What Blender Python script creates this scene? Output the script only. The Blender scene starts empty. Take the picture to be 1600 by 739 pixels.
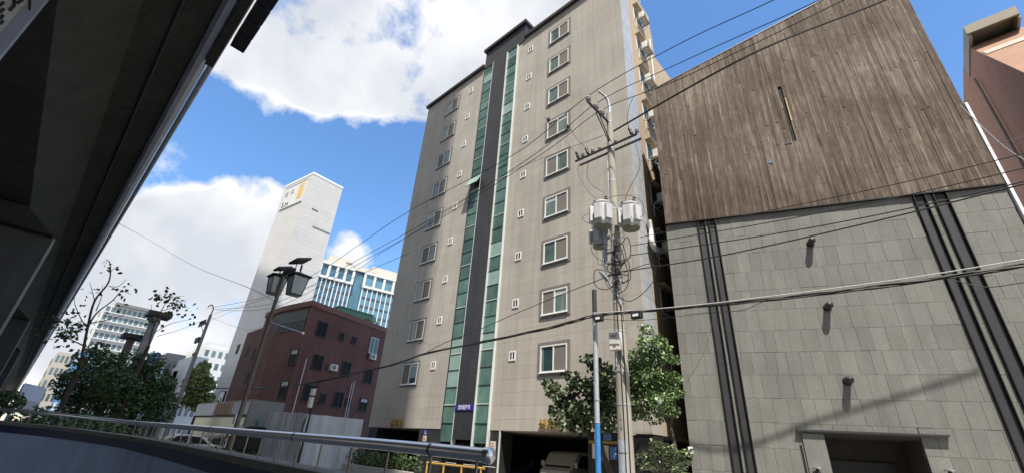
import bpy, math, random
from mathutils import Vector as V, Matrix
random.seed(7)
R = math.radians
sc = bpy.context.scene
COL = sc.collection

# ------------------------------------------------------------------ camera
EYE = V((0, 0, 1.75))
FPX = 679.4258                                   # focal length for a 1600 px wide frame
PITCH, ROLL, YAW = .459354, .067928, -.773477
fwd = V((math.sin(YAW)*math.cos(PITCH), math.cos(YAW)*math.cos(PITCH), math.sin(PITCH)))
rt0 = V((math.cos(YAW), -math.sin(YAW), 0))
up0 = rt0.cross(fwd)
RT = rt0*math.cos(ROLL) + up0*math.sin(ROLL)
UP = -rt0*math.sin(ROLL) + up0*math.cos(ROLL)
cam = bpy.data.objects.new('camera', bpy.data.cameras.new('camera'))
COL.objects.link(cam); sc.camera = cam
m = Matrix.Identity(4)
for i in range(3):
    m[i][0], m[i][1], m[i][2], m[i][3] = RT[i], UP[i], -fwd[i], EYE[i]
cam.matrix_world = m
cam.data.sensor_fit = 'HORIZONTAL'; cam.data.sensor_width = 36
cam.data.lens = FPX/1600*36
cam.data.clip_start = .05; cam.data.clip_end = 4000

# ------------------------------------------------------------------ sun and sky
SUN = V((.366, -.293, .883)).normalized()        # direction towards the sun
sc.view_settings.view_transform = 'Standard'; sc.view_settings.look = 'None'
sc.view_settings.exposure = 0.85; sc.view_settings.gamma = 1
sl = bpy.data.lights.new('sun', 'SUN'); sl.energy = 4.6; sl.angle = R(.53); sl.color = (1, .93, .82)
so = bpy.data.objects.new('sun', sl); COL.objects.link(so)
so.rotation_euler = SUN.to_track_quat('Z', 'Y').to_euler()
so.location = (0, 0, 60)

def raydir(x, y):
    return (RT*(x-800) - UP*(y-369.5) + fwd*FPX).normalized()

W = bpy.data.worlds.new('World'); sc.world = W; W.use_nodes = True
wn, wl = W.node_tree.nodes, W.node_tree.links
wn.clear()
def nd(tree, t, **k):
    n = tree.nodes.new(t)
    for a, b in k.items():
        if hasattr(n, a): setattr(n, a, b)
    return n
WT = W.node_tree
sky = nd(WT, 'ShaderNodeTexSky', sky_type='NISHITA', sun_disc=False, sun_elevation=math.asin(SUN.z),
         sun_rotation=math.atan2(SUN.x, SUN.y), altitude=0, air_density=1.0, dust_density=.35, ozone_density=3.0)
tc = nd(WT, 'ShaderNodeTexCoord')
def wmath(op, a, b=None, c=None):
    n = nd(WT, 'ShaderNodeMath', operation=op)
    for i, v in enumerate((a, b, c)):
        if v is None: continue
        if isinstance(v, (int, float)): n.inputs[i].default_value = v
        else: WT.links.new(v, n.inputs[i])
    return n.outputs[0]
# clouds: soft blobs in fixed directions of the sky, broken up by fractal noise
BLOBS = [(420,20,120),(500,40,130),(585,50,120),(670,60,115),(740,40,120),(820,10,90),(640,-80,200),(460,-90,180),(300,-20,140),(500,135,45),(690,120,60),(885,-25,60),
         (405,318,48),(385,350,70),(330,385,80),(270,410,90),(200,430,110),(300,450,110),(390,430,60),(250,510,120),(120,480,120),(380,520,70),
         (540,408,42)]
noise = nd(WT, 'ShaderNodeTexNoise'); noise.inputs['Scale'].default_value = 5.5; noise.inputs['Detail'].default_value = 10; noise.inputs['Roughness'].default_value = .6
WT.links.new(tc.outputs['Generated'], noise.inputs['Vector'])
acc = None
FILL_BLOBS = [((.1,-1,.45), 36), ((.8,-.75,.55), 34), ((-.75,-.8,.5), 34), ((.1,-.55,1), 26), ((1,.1,.35), 22), ((-.5,-.3,1), 18), ((.3,-1,.1), 30)]  # unseen clouds behind and above the camera, added for neutral, brighter fill light
for bl in BLOBS + FILL_BLOBS:
    if len(bl) == 3:
        d = raydir(bl[0], bl[1]); ang = d.angle(raydir(bl[0]+bl[2]*.72, bl[1]+bl[2]*.72))
    else: d, ang = V(bl[0]).normalized(), R(bl[1])
    dot = nd(WT, 'ShaderNodeVectorMath', operation='DOT_PRODUCT')
    WT.links.new(tc.outputs['Generated'], dot.inputs[0]); dot.inputs[1].default_value = d
    mr = nd(WT, 'ShaderNodeMapRange', interpolation_type='SMOOTHSTEP')
    mr.inputs['From Min'].default_value = math.cos(ang*1.55); mr.inputs['From Max'].default_value = math.cos(ang*.1)
    WT.links.new(dot.outputs['Value'], mr.inputs['Value'])
    acc = mr.outputs[0] if acc is None else wmath('ADD', acc, mr.outputs[0])
acc = wmath('MINIMUM', acc, 1.38)
nz = wmath('MULTIPLY', wmath('SUBTRACT', noise.outputs['Fac'], .5), 3.9)
dens = wmath('MULTIPLY', wmath('SUBTRACT', wmath('ADD', acc, nz), .50), 2.0)
dens = wmath('MINIMUM', wmath('MAXIMUM', dens, 0), 1)
n2 = nd(WT, 'ShaderNodeTexNoise'); n2.inputs['Scale'].default_value = 4.5; n2.inputs['Detail'].default_value = 5
mp = nd(WT, 'ShaderNodeMapping'); mp.inputs['Location'].default_value = (3.3, 1.7, .35)
WT.links.new(tc.outputs['Generated'], mp.inputs['Vector']); WT.links.new(mp.outputs[0], n2.inputs['Vector'])
thick = wmath('MULTIPLY', wmath('SUBTRACT', wmath('ADD', acc, wmath('MULTIPLY', wmath('SUBTRACT', n2.outputs['Fac'], .5), 4.2)), .75), 1.0)
thick = wmath('MINIMUM', wmath('MAXIMUM', thick, 0), 1)
cr = nd(WT, 'ShaderNodeMix', data_type='RGBA')
cr.inputs[6].default_value = (5.7, 5.75, 5.85, 1); cr.inputs[7].default_value = (4.0, 4.2, 4.6, 1)
WT.links.new(thick, cr.inputs[0])
mx = nd(WT, 'ShaderNodeMix', data_type='RGBA')
hs = nd(WT, 'ShaderNodeHueSaturation'); hs.inputs['Saturation'].default_value = 1.15; hs.inputs['Value'].default_value = 1.5
WT.links.new(sky.outputs[0], hs.inputs['Color'])
WT.links.new(dens, mx.inputs[0]); WT.links.new(hs.outputs[0], mx.inputs[6]); WT.links.new(cr.outputs[2], mx.inputs[7])
bg = nd(WT, 'ShaderNodeBackground'); bg.inputs['Strength'].default_value = .1
WT.links.new(mx.outputs[2], bg.inputs['Color'])
wo = nd(WT, 'ShaderNodeOutputWorld'); WT.links.new(bg.outputs[0], wo.inputs['Surface'])

# ------------------------------------------------------------------ measuring helper: where the sight line of a photo pixel meets a plane
def P(x, y, X=None, Y=None, Z=None):
    r = raydir(x, y)
    k = X/r.x if X is not None else Y/r.y if Y is not None else (Z-EYE.z)/r.z
    return EYE + r*k
def hit2d(o, d, x, y):
    """vertical plane through o along d (xy) met by the sight line of a pixel"""
    r = raydir(x, y); n = V((-d[1], d[0], 0))
    return EYE + r*(((V((o[0], o[1], 0))-EYE).dot(n))/r.dot(n))

# ------------------------------------------------------------------ materials
def mat(name, col, rough=.7, metal=0, var=.12, scale=2.0, bump=0, bscale=40, streak=0, island=0, spec=.5, tint=None, stretch=(1,1,1), fine=0, coat=0):
    M_ = bpy.data.materials.new(name); M_.use_nodes = True
    t = M_.node_tree; L = t.links; b = t.nodes['Principled BSDF']
    b.inputs['Roughness'].default_value = rough; b.inputs['Metallic'].default_value = metal
    b.inputs['Specular IOR Level'].default_value = spec
    if coat: b.inputs['Coat Weight'].default_value = coat
    geo = nd(t, 'ShaderNodeNewGeometry')
    def mth(op, a, c):
        n = nd(t, 'ShaderNodeMath', operation=op)
        for i, v in enumerate((a, c)):
            if isinstance(v, (int, float)): n.inputs[i].default_value = v
            else: L.new(v, n.inputs[i])
        return n.outputs[0]
    def noise(sc_, det=5, st=(1,1,1), off=(0,0,0)):
        mp = nd(t, 'ShaderNodeMapping'); mp.inputs['Scale'].default_value = st; mp.inputs['Location'].default_value = off
        L.new(geo.outputs['Position'], mp.inputs['Vector'])
        n = nd(t, 'ShaderNodeTexNoise'); n.inputs['Scale'].default_value = sc_; n.inputs['Detail'].default_value = det
        L.new(mp.outputs[0], n.inputs['Vector']); return n.outputs['Fac']
    f = mth('ADD', 1, mth('MULTIPLY', mth('SUBTRACT', noise(scale, 6, stretch), .5), var*4))
    if fine: f = mth('MULTIPLY', f, mth('ADD', 1, mth('MULTIPLY', mth('SUBTRACT', noise(bscale, 4, stretch, (7,3,1)), .5), fine*4)))
    if streak: f = mth('MULTIPLY', f, mth('ADD', 1, mth('MULTIPLY', mth('SUBTRACT', noise(2.2, 4, (1.6,1.6,.07), (3,9,0)), .5), streak*4)))
    if island: f = mth('MULTIPLY', f, mth('ADD', 1-island, mth('MULTIPLY', geo.outputs['Random Per Island'], 2*island)))
    mul = nd(t, 'ShaderNodeVectorMath', operation='SCALE')
    L.new(f, mul.inputs['Scale'])
    if tint is not None:
        mx_ = nd(t, 'ShaderNodeMix', data_type='RGBA'); mx_.inputs[6].default_value = (*col, 1); mx_.inputs[7].default_value = (*tint, 1)
        if island:
            wn_ = nd(t, 'ShaderNodeTexWhiteNoise', noise_dimensions='1D'); L.new(mth('MULTIPLY', geo.outputs['Random Per Island'], 91.7), wn_.inputs['W'])
            L.new(wn_.outputs['Value'], mx_.inputs[0])
        else:
            mr = nd(t, 'ShaderNodeMapRange'); mr.inputs[1].default_value = .4; mr.inputs[2].default_value = .62
            L.new(noise(scale*.7, 6, stretch, (11,5,2)), mr.inputs[0]); L.new(mr.outputs[0], mx_.inputs[0])
        L.new(mx_.outputs[2], mul.inputs[0])
    else: mul.inputs[0].default_value = col
    L.new(mul.outputs[0], b.inputs['Base Color'])
    if bump:
        bp = nd(t, 'ShaderNodeBump'); bp.inputs['Strength'].default_value = bump; bp.inputs['Distance'].default_value = min(.02, .16/bscale)
        L.new(noise(bscale, 3, stretch), bp.inputs['Height']); L.new(bp.outputs[0], b.inputs['Normal'])
    return M_

def brickmat(name, c1, c2, mortar, bw, bh, ms, u='X', offset=.5, bump=.4, rough=.8, grime=.12, streak=.1, msm=.1, uvec=None):
    """courses laid on a wall: u is the horizontal axis of the wall"""
    M_ = bpy.data.materials.new(name); M_.use_nodes = True
    t = M_.node_tree; L = t.links; b = t.nodes['Principled BSDF']; b.inputs['Roughness'].default_value = rough
    geo = nd(t, 'ShaderNodeNewGeometry'); sp = nd(t, 'ShaderNodeSeparateXYZ'); L.new(geo.outputs['Position'], sp.inputs[0])
    cb = nd(t, 'ShaderNodeCombineXYZ')
    if uvec is not None:
        dt = nd(t, 'ShaderNodeVectorMath', operation='DOT_PRODUCT'); L.new(geo.outputs['Position'], dt.inputs[0]); dt.inputs[1].default_value = uvec
        L.new(dt.outputs['Value'], cb.inputs[0])
    else: L.new(sp.outputs[u], cb.inputs[0])
    L.new(sp.outputs['Z'], cb.inputs[1])
    br = nd(t, 'ShaderNodeTexBrick'); br.offset = offset
    br.inputs['Color1'].default_value = (*c1, 1); br.inputs['Color2'].default_value = (*c2, 1); br.inputs['Mortar'].default_value = (*mortar, 1)
    br.inputs['Scale'].default_value = 1; br.inputs['Mortar Size'].default_value = ms; br.inputs['Mortar Smooth'].default_value = msm
    br.inputs['Brick Width'].default_value = bw; br.inputs['Row Height'].default_value = bh
    L.new(cb.outputs[0], br.inputs['Vector'])
    def noise(s_, st, off):
        mp = nd(t, 'ShaderNodeMapping'); mp.inputs['Scale'].default_value = st; mp.inputs['Location'].default_value = off
        L.new(geo.outputs['Position'], mp.inputs['Vector'])
        n = nd(t, 'ShaderNodeTexNoise'); n.inputs['Scale'].default_value = s_; n.inputs['Detail'].default_value = 6
        L.new(mp.outputs[0], n.inputs['Vector']); return n.outputs['Fac']
    def mth(op, a, c):
        n = nd(t, 'ShaderNodeMath', operation=op)
        for i, v in enumerate((a, c)):
            if isinstance(v, (int, float)): n.inputs[i].default_value = v
            else: L.new(v, n.inputs[i])
        return n.outputs[0]
    f = mth('ADD', 1, mth('MULTIPLY', mth('SUBTRACT', noise(.35, (1,1,1), (0,0,0)), .5), grime*4))
    f = mth('MULTIPLY', f, mth('ADD', 1, mth('MULTIPLY', mth('SUBTRACT', noise(2.0, (1.5,1.5,.06), (5,2,1)), .5), streak*4)))
    f = mth('MULTIPLY', f, mth('ADD', 1, mth('MULTIPLY', mth('SUBTRACT', noise(30, (1,1,1), (5,2,1)), .5), .25)))
    mul = nd(t, 'ShaderNodeVectorMath', operation='SCALE'); L.new(br.outputs['Color'], mul.inputs[0]); L.new(f, mul.inputs['Scale'])
    L.new(mul.outputs[0], b.inputs['Base Color'])
    if bump:
        bp = nd(t, 'ShaderNodeBump'); bp.inputs['Strength'].default_value = bump; bp.inputs['Distance'].default_value = .015; bp.invert = True
        L.new(br.outputs['Fac'], bp.inputs['Height']); L.new(bp.outputs[0], b.inputs['Normal'])
    return M_

def glass(name, col, rough=.06, var=.3, scale=1.2, island=.3, tint=None, spec=.7):
    return mat(name, col, rough, 0, var, scale, island=island, tint=tint, spec=spec)

M = {}
M['tile'] = brickmat('grey_facade_tile', (.405,.378,.338), (.372,.346,.308), (.29,.27,.242), 2.6, .638, .011, 'X', .37, .5, .6, .10, .15)
M['tan'] = mat('tan_render', (.40,.31,.21), .85, var=.08, scale=.6, streak=.08, bump=.15, bscale=25)
M['palestrip'] = brickmat('pale_corner_tile', (.42,.44,.47), (.38,.40,.43), (.2,.2,.2), .6, .638, .012, 'Y', .5, .4, .5, .06, .06)
M['cap'] = mat('dark_brown_metal_cap', (.035,.026,.024), .5, .2, var=.1)
M['zinc'] = brickmat('dark_metal_cladding', (.040,.040,.046), (.034,.034,.040), (.012,.012,.014), 1.6, .64, .012, 'X', 0, .5, .42, .15, .1)
M['surround'] = mat('grey_window_surround', (.165,.157,.148), .75, var=.08, scale=3, streak=.05)
M['white'] = mat('white_window_frame', (.72,.73,.72), .4, var=.04)
M['screen'] = mat('insect_screen', (.16,.15,.135), .8, var=.18, scale=.35)
M['pane'] = glass('teal_window_pane', (.075,.115,.115), .04, .35, 2.2, .3)
M['pane_curtained'] = mat('curtained_pane', (.17,.215,.205), .08, var=.3, scale=7, stretch=(3,3,.1), spec=.6, tint=(.09,.14,.135))
M['pane_dark'] = glass('dark_teal_pane', (.028,.055,.058), .04, .3, 2, .2)
M['curtain'] = mat('white_curtain', (.45,.5,.48), .8, var=.2, scale=6, stretch=(3,3,.15))
M['green'] = glass('green_stair_glass', (.072,.138,.122), .10, .28, 1.6, .30, (.11,.195,.175), .6)
M['palegreen'] = glass('pale_green_glass', (.26,.38,.35), .15, .15, 1, .1)
M['mull'] = mat('white_mullion', (.55,.59,.58), .35, var=.05)
M['gold'] = mat('gold_letter', (.60,.42,.10), .35, .7, var=.12, scale=8)
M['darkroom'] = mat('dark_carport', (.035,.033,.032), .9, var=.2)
M['pillar'] = brickmat('dark_granite', (.032,.032,.035), (.028,.028,.03), (.01,.01,.01), .6, .6, .01, 'X', .5, .3, .35)
M['bluesign'] = mat('blue_sign', (.03,.025,.28), .4, var=.05)
M['signwhite'] = mat('white_paint', (.8,.8,.8), .5, var=.04)
M['paper'] = mat('pinkish_paper', (.62,.54,.52), .7, var=.08, scale=10)
M['red'] = mat('red_paint', (.45,.05,.05), .5, var=.08)
M['stone'] = mat('grey_stone_tile', (.148,.150,.141), .8, var=.12, scale=.9, bump=.45, bscale=22, streak=.09, island=.085, fine=.16, tint=(.166,.166,.154))
M['joint'] = mat('dark_joint', (.06,.06,.056), .9, var=.1)
M['steel'] = mat('charcoal_steel', (.045,.046,.052), .5, .3, var=.12, scale=3, streak=.06)
M['steeledge'] = mat('black_steel_and_shade', (.012,.012,.013), .45, .3, var=.1)
def woodmat():
    M_ = bpy.data.materials.new('weathered_timber'); M_.use_nodes = True
    t = M_.node_tree; L = t.links; b = t.nodes['Principled BSDF']; b.inputs['Roughness'].default_value = .85; b.inputs['Specular IOR Level'].default_value = .3
    geo = nd(t, 'ShaderNodeNewGeometry'); sp = nd(t, 'ShaderNodeSeparateXYZ'); L.new(geo.outputs['Position'], sp.inputs[0])
    def mth(op, a, c):
        n = nd(t, 'ShaderNodeMath', operation=op)
        for i, v in enumerate((a, c)):
            if isinstance(v, (int, float)): n.inputs[i].default_value = v
            else: L.new(v, n.inputs[i])
        return n.outputs[0]
    def noise(s_, st, off, det=5):
        mp = nd(t, 'ShaderNodeMapping'); mp.inputs['Scale'].default_value = st; mp.inputs['Location'].default_value = off
        L.new(geo.outputs['Position'], mp.inputs['Vector'])
        n = nd(t, 'ShaderNodeTexNoise'); n.inputs['Scale'].default_value = s_; n.inputs['Detail'].default_value = det; n.inputs['Roughness'].default_value = .6
        L.new(mp.outputs[0], n.inputs['Vector']); return mth('SUBTRACT', n.outputs['Fac'], .5)
    g1 = noise(1, (9,9,.55), (0,0,0)); g2 = noise(1, (26,26,1.5), (4,1,7)); bl = noise(.30, (1,1,.8), (2,8,3)); kn = noise(3.2, (1.6,1.6,.8), (1,4,9), 3)
    v = mth('ADD', .53, mth('MULTIPLY', g1, .95)); v = mth('ADD', v, mth('MULTIPLY', g2, .95)); v = mth('ADD', v, mth('MULTIPLY', bl, 1.2)); v = mth('ADD', v, mth('MULTIPLY', kn, .5))
    v = mth('ADD', v, mth('MULTIPLY', mth('SUBTRACT', geo.outputs['Random Per Island'], .5), .34))
    v = mth('ADD', v, mth('MULTIPLY', mth('SUBTRACT', sp.outputs['Z'], 15.5), .016))      # upper boards are more sun bleached
    cr = nd(t, 'ShaderNodeValToRGB'); e = cr.color_ramp.elements
    e[0].position = .0; e[0].color = (.030,.021,.016,1); e[1].position = 1; e[1].color = (.25,.215,.18,1)
    for p, c in ((.3,(.076,.053,.040,1)), (.55,(.112,.084,.066,1)), (.78,(.165,.135,.110,1))):
        x = e.new(p); x.color = c
    L.new(v, cr.inputs[0]); L.new(cr.outputs[0], b.inputs['Base Color'])
    bp = nd(t, 'ShaderNodeBump'); bp.inputs['Strength'].default_value = .5; bp.inputs['Distance'].default_value = .012
    L.new(mth('ADD', g1, g2), bp.inputs['Height']); L.new(bp.outputs[0], b.inputs['Normal'])
    return M_
M['wood'] = woodmat()
M['knot'] = mat('timber_gap', (.02,.015,.012), .9)
M['paleedge'] = mat('pale_split_timber', (.42,.34,.18), .8, var=.2, scale=6)
M['bluereflect'] = mat('reflection_blue', (.07,.10,.24), .5, var=.2, scale=15)
M['duct'] = mat('dark_green_duct', (.035,.042,.036), .45, .3, var=.2, scale=8)
M['chrome'] = mat('stainless_steel', (.74,.75,.77), .32, 1, var=.05, scale=10)
M['chromedull'] = mat('dull_stainless', (.30,.28,.24), .38, 1, var=.15, scale=10)
M['recess'] = mat('brown_entry_recess', (.040,.036,.032), .85, var=.25, scale=1.2, streak=.15)
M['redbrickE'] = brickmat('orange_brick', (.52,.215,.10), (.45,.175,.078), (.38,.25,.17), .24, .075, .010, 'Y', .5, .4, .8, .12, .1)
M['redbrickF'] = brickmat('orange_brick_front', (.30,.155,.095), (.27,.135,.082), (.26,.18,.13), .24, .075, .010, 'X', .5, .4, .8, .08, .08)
M['beigeconc'] = mat('beige_concrete', (.36,.33,.28), .8, var=.1, scale=1.5, bump=.2)
M['whitepaint'] = mat('white_metal', (.74,.76,.80), .4, var=.05)
M['conc'] = mat('pole_concrete', (.33,.31,.265), .8, var=.08, scale=2.5, fine=.06, streak=.06)
M['galv'] = mat('galvanised_steel', (.40,.43,.48), .5, .15, var=.14, scale=4, streak=.1)
M['bluepaint'] = mat('blue_paint', (.03,.17,.46), .45, var=.14, scale=7, tint=(.05,.22,.50))
M['can'] = mat('transformer_grey', (.50,.51,.52), .5, .1, var=.1, scale=2.5, streak=.10)
M['canbottom'] = mat('transformer_base', (.20,.20,.16), .7, var=.15)
M['cable'] = mat('black_cable', (.012,.012,.012), .55, var=.1)
M['greywire'] = mat('grey_wire', (.16,.16,.16), .5, var=.1)
M['whitewire'] = mat('white_cable', (.6,.6,.58), .5, var=.05)
M['porcelain'] = mat('grey_porcelain', (.32,.31,.30), .25, var=.1)
M['acwhite'] = mat('aircon_white', (.68,.67,.63), .5, var=.06, streak=.08)
M['dark'] = mat('black_plastic', (.018,.018,.019), .5, var=.1)
M['leaf'] = mat('broad_leaf', (.042,.072,.028), .5, var=.15, scale=2, island=.45, tint=(.075,.115,.040))
M['leaf2'] = mat('light_leaf', (.10,.17,.055), .45, var=.15, scale=2, island=.4, tint=(.15,.23,.085))
M['leafpale'] = mat('pale_variegated_leaf', (.16,.22,.11), .45, var=.15, scale=2, island=.4, tint=(.27,.32,.19))
M['leaf3'] = mat('dark_leaf', (.040,.076,.024), .55, var=.22, scale=1, island=.5, tint=(.080,.135,.042))
M['leafy'] = mat('yellow_green_leaf', (.19,.23,.06), .5, var=.15, scale=2, island=.4, tint=(.29,.29,.09))
M['bark'] = mat('bark', (.07,.055,.042), .9, var=.25, scale=6, bump=.5, bscale=30)
M['asphalt'] = mat('asphalt', (.05,.05,.052), .9, var=.15, scale=1.5, bump=.3, bscale=60, fine=.15)
M['cityground'] = mat('city_ground', (.27,.26,.245), .9, var=.15, scale=.3, bump=.2)
M['pave'] = mat('pavement', (.25,.24,.225), .85, var=.12, scale=2, bump=.2)
M['kerb'] = mat('kerb_granite', (.35,.34,.33), .8, var=.1, scale=6)
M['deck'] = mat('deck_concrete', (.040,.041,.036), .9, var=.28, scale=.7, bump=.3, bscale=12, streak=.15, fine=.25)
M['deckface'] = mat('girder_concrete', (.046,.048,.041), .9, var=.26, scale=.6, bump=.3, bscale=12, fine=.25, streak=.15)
M['fasciametal'] = mat('fascia_metal', (.70,.74,.80), .35, .3, var=.1, scale=2, streak=.1)
M['litedge_post'] = mat('lit_edge_and_post_concrete', (.30,.30,.285), .8, var=.14, scale=2, streak=.15)
M['pier'] = mat('pier_concrete', (.07,.07,.065), .85, var=.14, scale=1, streak=.15, bump=.2)
M['wallpaint'] = mat('blue_grey_wall_paint', (.50,.62,.86), .75, var=.12, scale=1.6, bump=.3, bscale=18, streak=.1, fine=.06, tint=(.44,.54,.74))
M['navy'] = mat('navy_wall_stripe', (.015,.028,.085), .55, var=.2, scale=3)
M['coping'] = mat('coping_concrete', (.20,.195,.165), .85, var=.15, scale=4, bump=.2)
M['towerwhite'] = brickmat('white_metal_panel', (.50,.50,.495), (.485,.485,.48), (.43,.43,.43), 40, 1.1, .06, 'X', .5, .3, .6, .05, .04)
M['hotelglass'] = glass('blue_curtain_wall', (.045,.12,.19), .12, .3, .25, .3, (.07,.17,.24))
M['cream'] = mat('cream_cladding', (.50,.48,.42), .7, var=.06, scale=.2)
M['redbrick'] = brickmat('maroon_brick', (.175,.072,.060), (.12,.048,.040), (.15,.088,.075), .26, .085, .012, 'Y', .5, .5, .85, .2, .15)
M['redbrickroof'] = mat('maroon_coping', (.21,.10,.09), .85, var=.15, scale=2)
M['blackglass'] = glass('dark_window', (.012,.013,.014), .2, .2, 3, .2, spec=.2)
M['brickpane'] = mat('dull_dark_window', (.013,.013,.014), .6, spec=.15)
M['sheet1'] = mat('hoarding_grey', (.38,.39,.41), .55, .1, var=.1, scale=1.5, streak=.15, island=.12)
M['sheet2'] = mat('hoarding_light', (.55,.59,.64), .5, .1, var=.08, scale=1.5, streak=.12, island=.14)
M['greensheet'] = mat('green_sheet', (.12,.30,.20), .6, var=.1, scale=3)
M['vanpaint'] = mat('silver_beige_paint', (.36,.34,.29), .35, .2, var=.04, coat=.4)
M['carblue'] = mat('dark_blue_paint', (.02,.03,.055), .25, .2, var=.03, coat=.6)
M['carblack'] = mat('black_car_paint', (.015,.017,.02), .25, .2, var=.03, coat=.6)
M['tyre'] = mat('tyre_rubber', (.02,.02,.02), .85)
M['lampglass'] = mat('headlamp', (.7,.7,.68), .15, var=.03)
M['yellow'] = mat('yellow_paint', (.42,.27,.06), .5, var=.12, scale=5)
M['orange'] = mat('orange_sign', (.42,.22,.08), .6, var=.15, scale=4)
M['postbrown'] = mat('brown_post_paint', (.14,.115,.09), .5, .2, var=.15, scale=5)
M['lantglass'] = mat('lantern_glass', (.30,.33,.32), .25, var=.25, scale=4)
M['solar'] = mat('solar_panel', (.018,.017,.022), .25, var=.1)
M['farwhite'] = mat('far_white_wall', (.55,.57,.58), .8, var=.06, scale=.2)
M['farglass'] = glass('far_window', (.10,.15,.17), .3, .3, .2, .4)
M['fargrey'] = mat('far_grey_wall', (.28,.27,.26), .8, var=.1, scale=.2)
M['farbeige'] = mat('far_beige_wall', (.46,.43,.38), .8, var=.08, scale=.2)
M['farblue'] = mat('far_blue_wall', (.10,.22,.45), .6, var=.08, scale=.2)
M['tarp'] = mat('white_canvas', (.55,.58,.64), .7, var=.06, scale=1.5)

# ------------------------------------------------------------------ object helpers
OFF = {}
def put(o, label=None, cat=None, group=None, kind=None):
    if label: o['label'] = label
    if cat: o['category'] = cat
    if group: o['group'] = group
    if kind: o['kind'] = kind
    return o
def thing(name, label, cat, loc=(0,0,0), group=None):
    o = bpy.data.objects.new(name, None); COL.objects.link(o); o.location = loc
    o.empty_display_size = .2
    OFF[o] = V(loc); put(o, label, cat, group); return o
class Fr:
    """local frame: origin and three axes"""
    def __init__(s, o=(0,0,0), u=(1,0,0), v=(0,1,0), w=(0,0,1)):
        s.o, s.u, s.v, s.w = V(o), V(u).normalized(), V(v).normalized(), V(w).normalized()
    def __call__(s, a, b, c): return s.o + s.u*a + s.v*b + s.w*c
ID = Fr()
class MB:
    def __init__(s): s.v, s.f, s.s = [], [], []
    def face(s, pts, smooth=False):
        i = len(s.v); s.v += [V(p) for p in pts]; s.f.append(tuple(range(i, i+len(pts)))); s.s.append(smooth); return s
    def box(s, a0, a1, b0, b1, c0, c1, F=ID):
        i = len(s.v)
        s.v += [F(a, b, c) for a in (a0, a1) for b in (b0, b1) for c in (c0, c1)]
        for q in ((0,1,3,2),(4,6,7,5),(0,4,5,1),(2,3,7,6),(0,2,6,4),(1,5,7,3)):
            s.f.append(tuple(i+k for k in q)); s.s.append(False)
        return s
    def prism(s, poly, axis_a, axis_b):
        """poly: list of 3d points, extruded by vector axis_a..axis_b"""
        n = len(poly); i = len(s.v); A, B = V(axis_a), V(axis_b)
        s.v += [V(p)+A for p in poly] + [V(p)+B for p in poly]
        s.f.append(tuple(i+k for k in range(n))[::-1]); s.s.append(False)
        s.f.append(tuple(i+n+k for k in range(n))); s.s.append(False)
        for k in range(n):
            s.f.append((i+k, i+(k+1)%n, i+n+(k+1)%n, i+n+k)); s.s.append(False)
        return s
    def tube(s, pts, r, n=8, cap=True):
        pts = [V(p) for p in pts]; k = len(pts)
        rr = r if isinstance(r, (list, tuple)) else [r]*k
        t0 = (pts[1]-pts[0]).normalized()
        a = t0.orthogonal().normalized()
        i0 = len(s.v)
        for j, p in enumerate(pts):
            t = (pts[min(j+1,k-1)]-pts[max(j-1,0)]).normalized()
            a = (a - t*a.dot(t)); a = a.normalized() if a.length > 1e-6 else t.orthogonal().normalized()
            b = t.cross(a)
            for q in range(n):
                g = 2*math.pi*q/n; s.v.append(p + (a*math.cos(g)+b*math.sin(g))*rr[j])
        for j in range(k-1):
            for q in range(n):
                s.f.append((i0+j*n+q, i0+j*n+(q+1)%n, i0+(j+1)*n+(q+1)%n, i0+(j+1)*n+q)); s.s.append(True)
        if cap:
            for ring, fl in ((s.v[i0:i0+n], True), (s.v[i0+(k-1)*n:i0+k*n], False)):
                c0 = len(s.v); s.v += [p.copy() for p in ring]; q_ = tuple(range(c0, c0+n)); s.f.append(q_[::-1] if fl else q_); s.s.append(False)
        return s
    def lathe(s, prof, o, w=(0,0,1), n=20):
        """prof: (radius, height) along axis w from o"""
        w = V(w).normalized(); a = w.orthogonal().normalized(); b = w.cross(a); o = V(o); i0 = len(s.v)
        for r, h in prof:
            for q in range(n):
                g = 2*math.pi*q/n; s.v.append(o + w*h + (a*math.cos(g)+b*math.sin(g))*max(r, 1e-4))
        for j in range(len(prof)-1):
            for q in range(n):
                s.f.append((i0+j*n+q, i0+j*n+(q+1)%n, i0+(j+1)*n+(q+1)%n, i0+(j+1)*n+q)); s.s.append(True)
        k = len(prof)
        for ring, fl in ((s.v[i0:i0+n], True), (s.v[i0+(k-1)*n:i0+k*n], False)):
            c0 = len(s.v); s.v += [p.copy() for p in ring]; q_ = tuple(range(c0, c0+n)); s.f.append(q_[::-1] if fl else q_); s.s.append(False)
        return s
    def build(s, name, mt, parent=None, label=None, cat=None, group=None, kind=None, bevel=0):
        off = OFF[parent] if parent is not None else V((0,0,0))
        me = bpy.data.meshes.new(name); me.from_pydata([tuple(p-off) for p in s.v], [], s.f)
        me.polygons.foreach_set('use_smooth', s.s); me.update()
        if any(s.s): me.set_sharp_from_angle(angle=R(42))
        me.materials.append(M[mt] if isinstance(mt, str) else mt)
        o = bpy.data.objects.new(name, me); COL.objects.link(o)
        if parent is not None: o.parent = parent
        OFF[o] = off
        put(o, label, cat, group, kind)
        if bevel:
            md = o.modifiers.new('bevel', 'BEVEL'); md.width = bevel; md.segments = 2; md.limit_method = 'ANGLE'
        return o
def box(name, mt, parent, *a, F=ID, **k):
    return MB().box(*a, F=F).build(name, mt, parent, **k)
def copy_tree(o, delta=None, parent=None, label=None):
    c = o.copy(); COL.objects.link(c)
    if parent is not None: c.parent = parent
    if delta is not None: c.location = o.location + V(delta)
    if label: c['label'] = label
    OFF[c] = OFF[o] + (V(delta) if delta is not None and parent is None else V((0,0,0)))
    for ch in list(o.children): copy_tree(ch, None, c)
    return c
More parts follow.
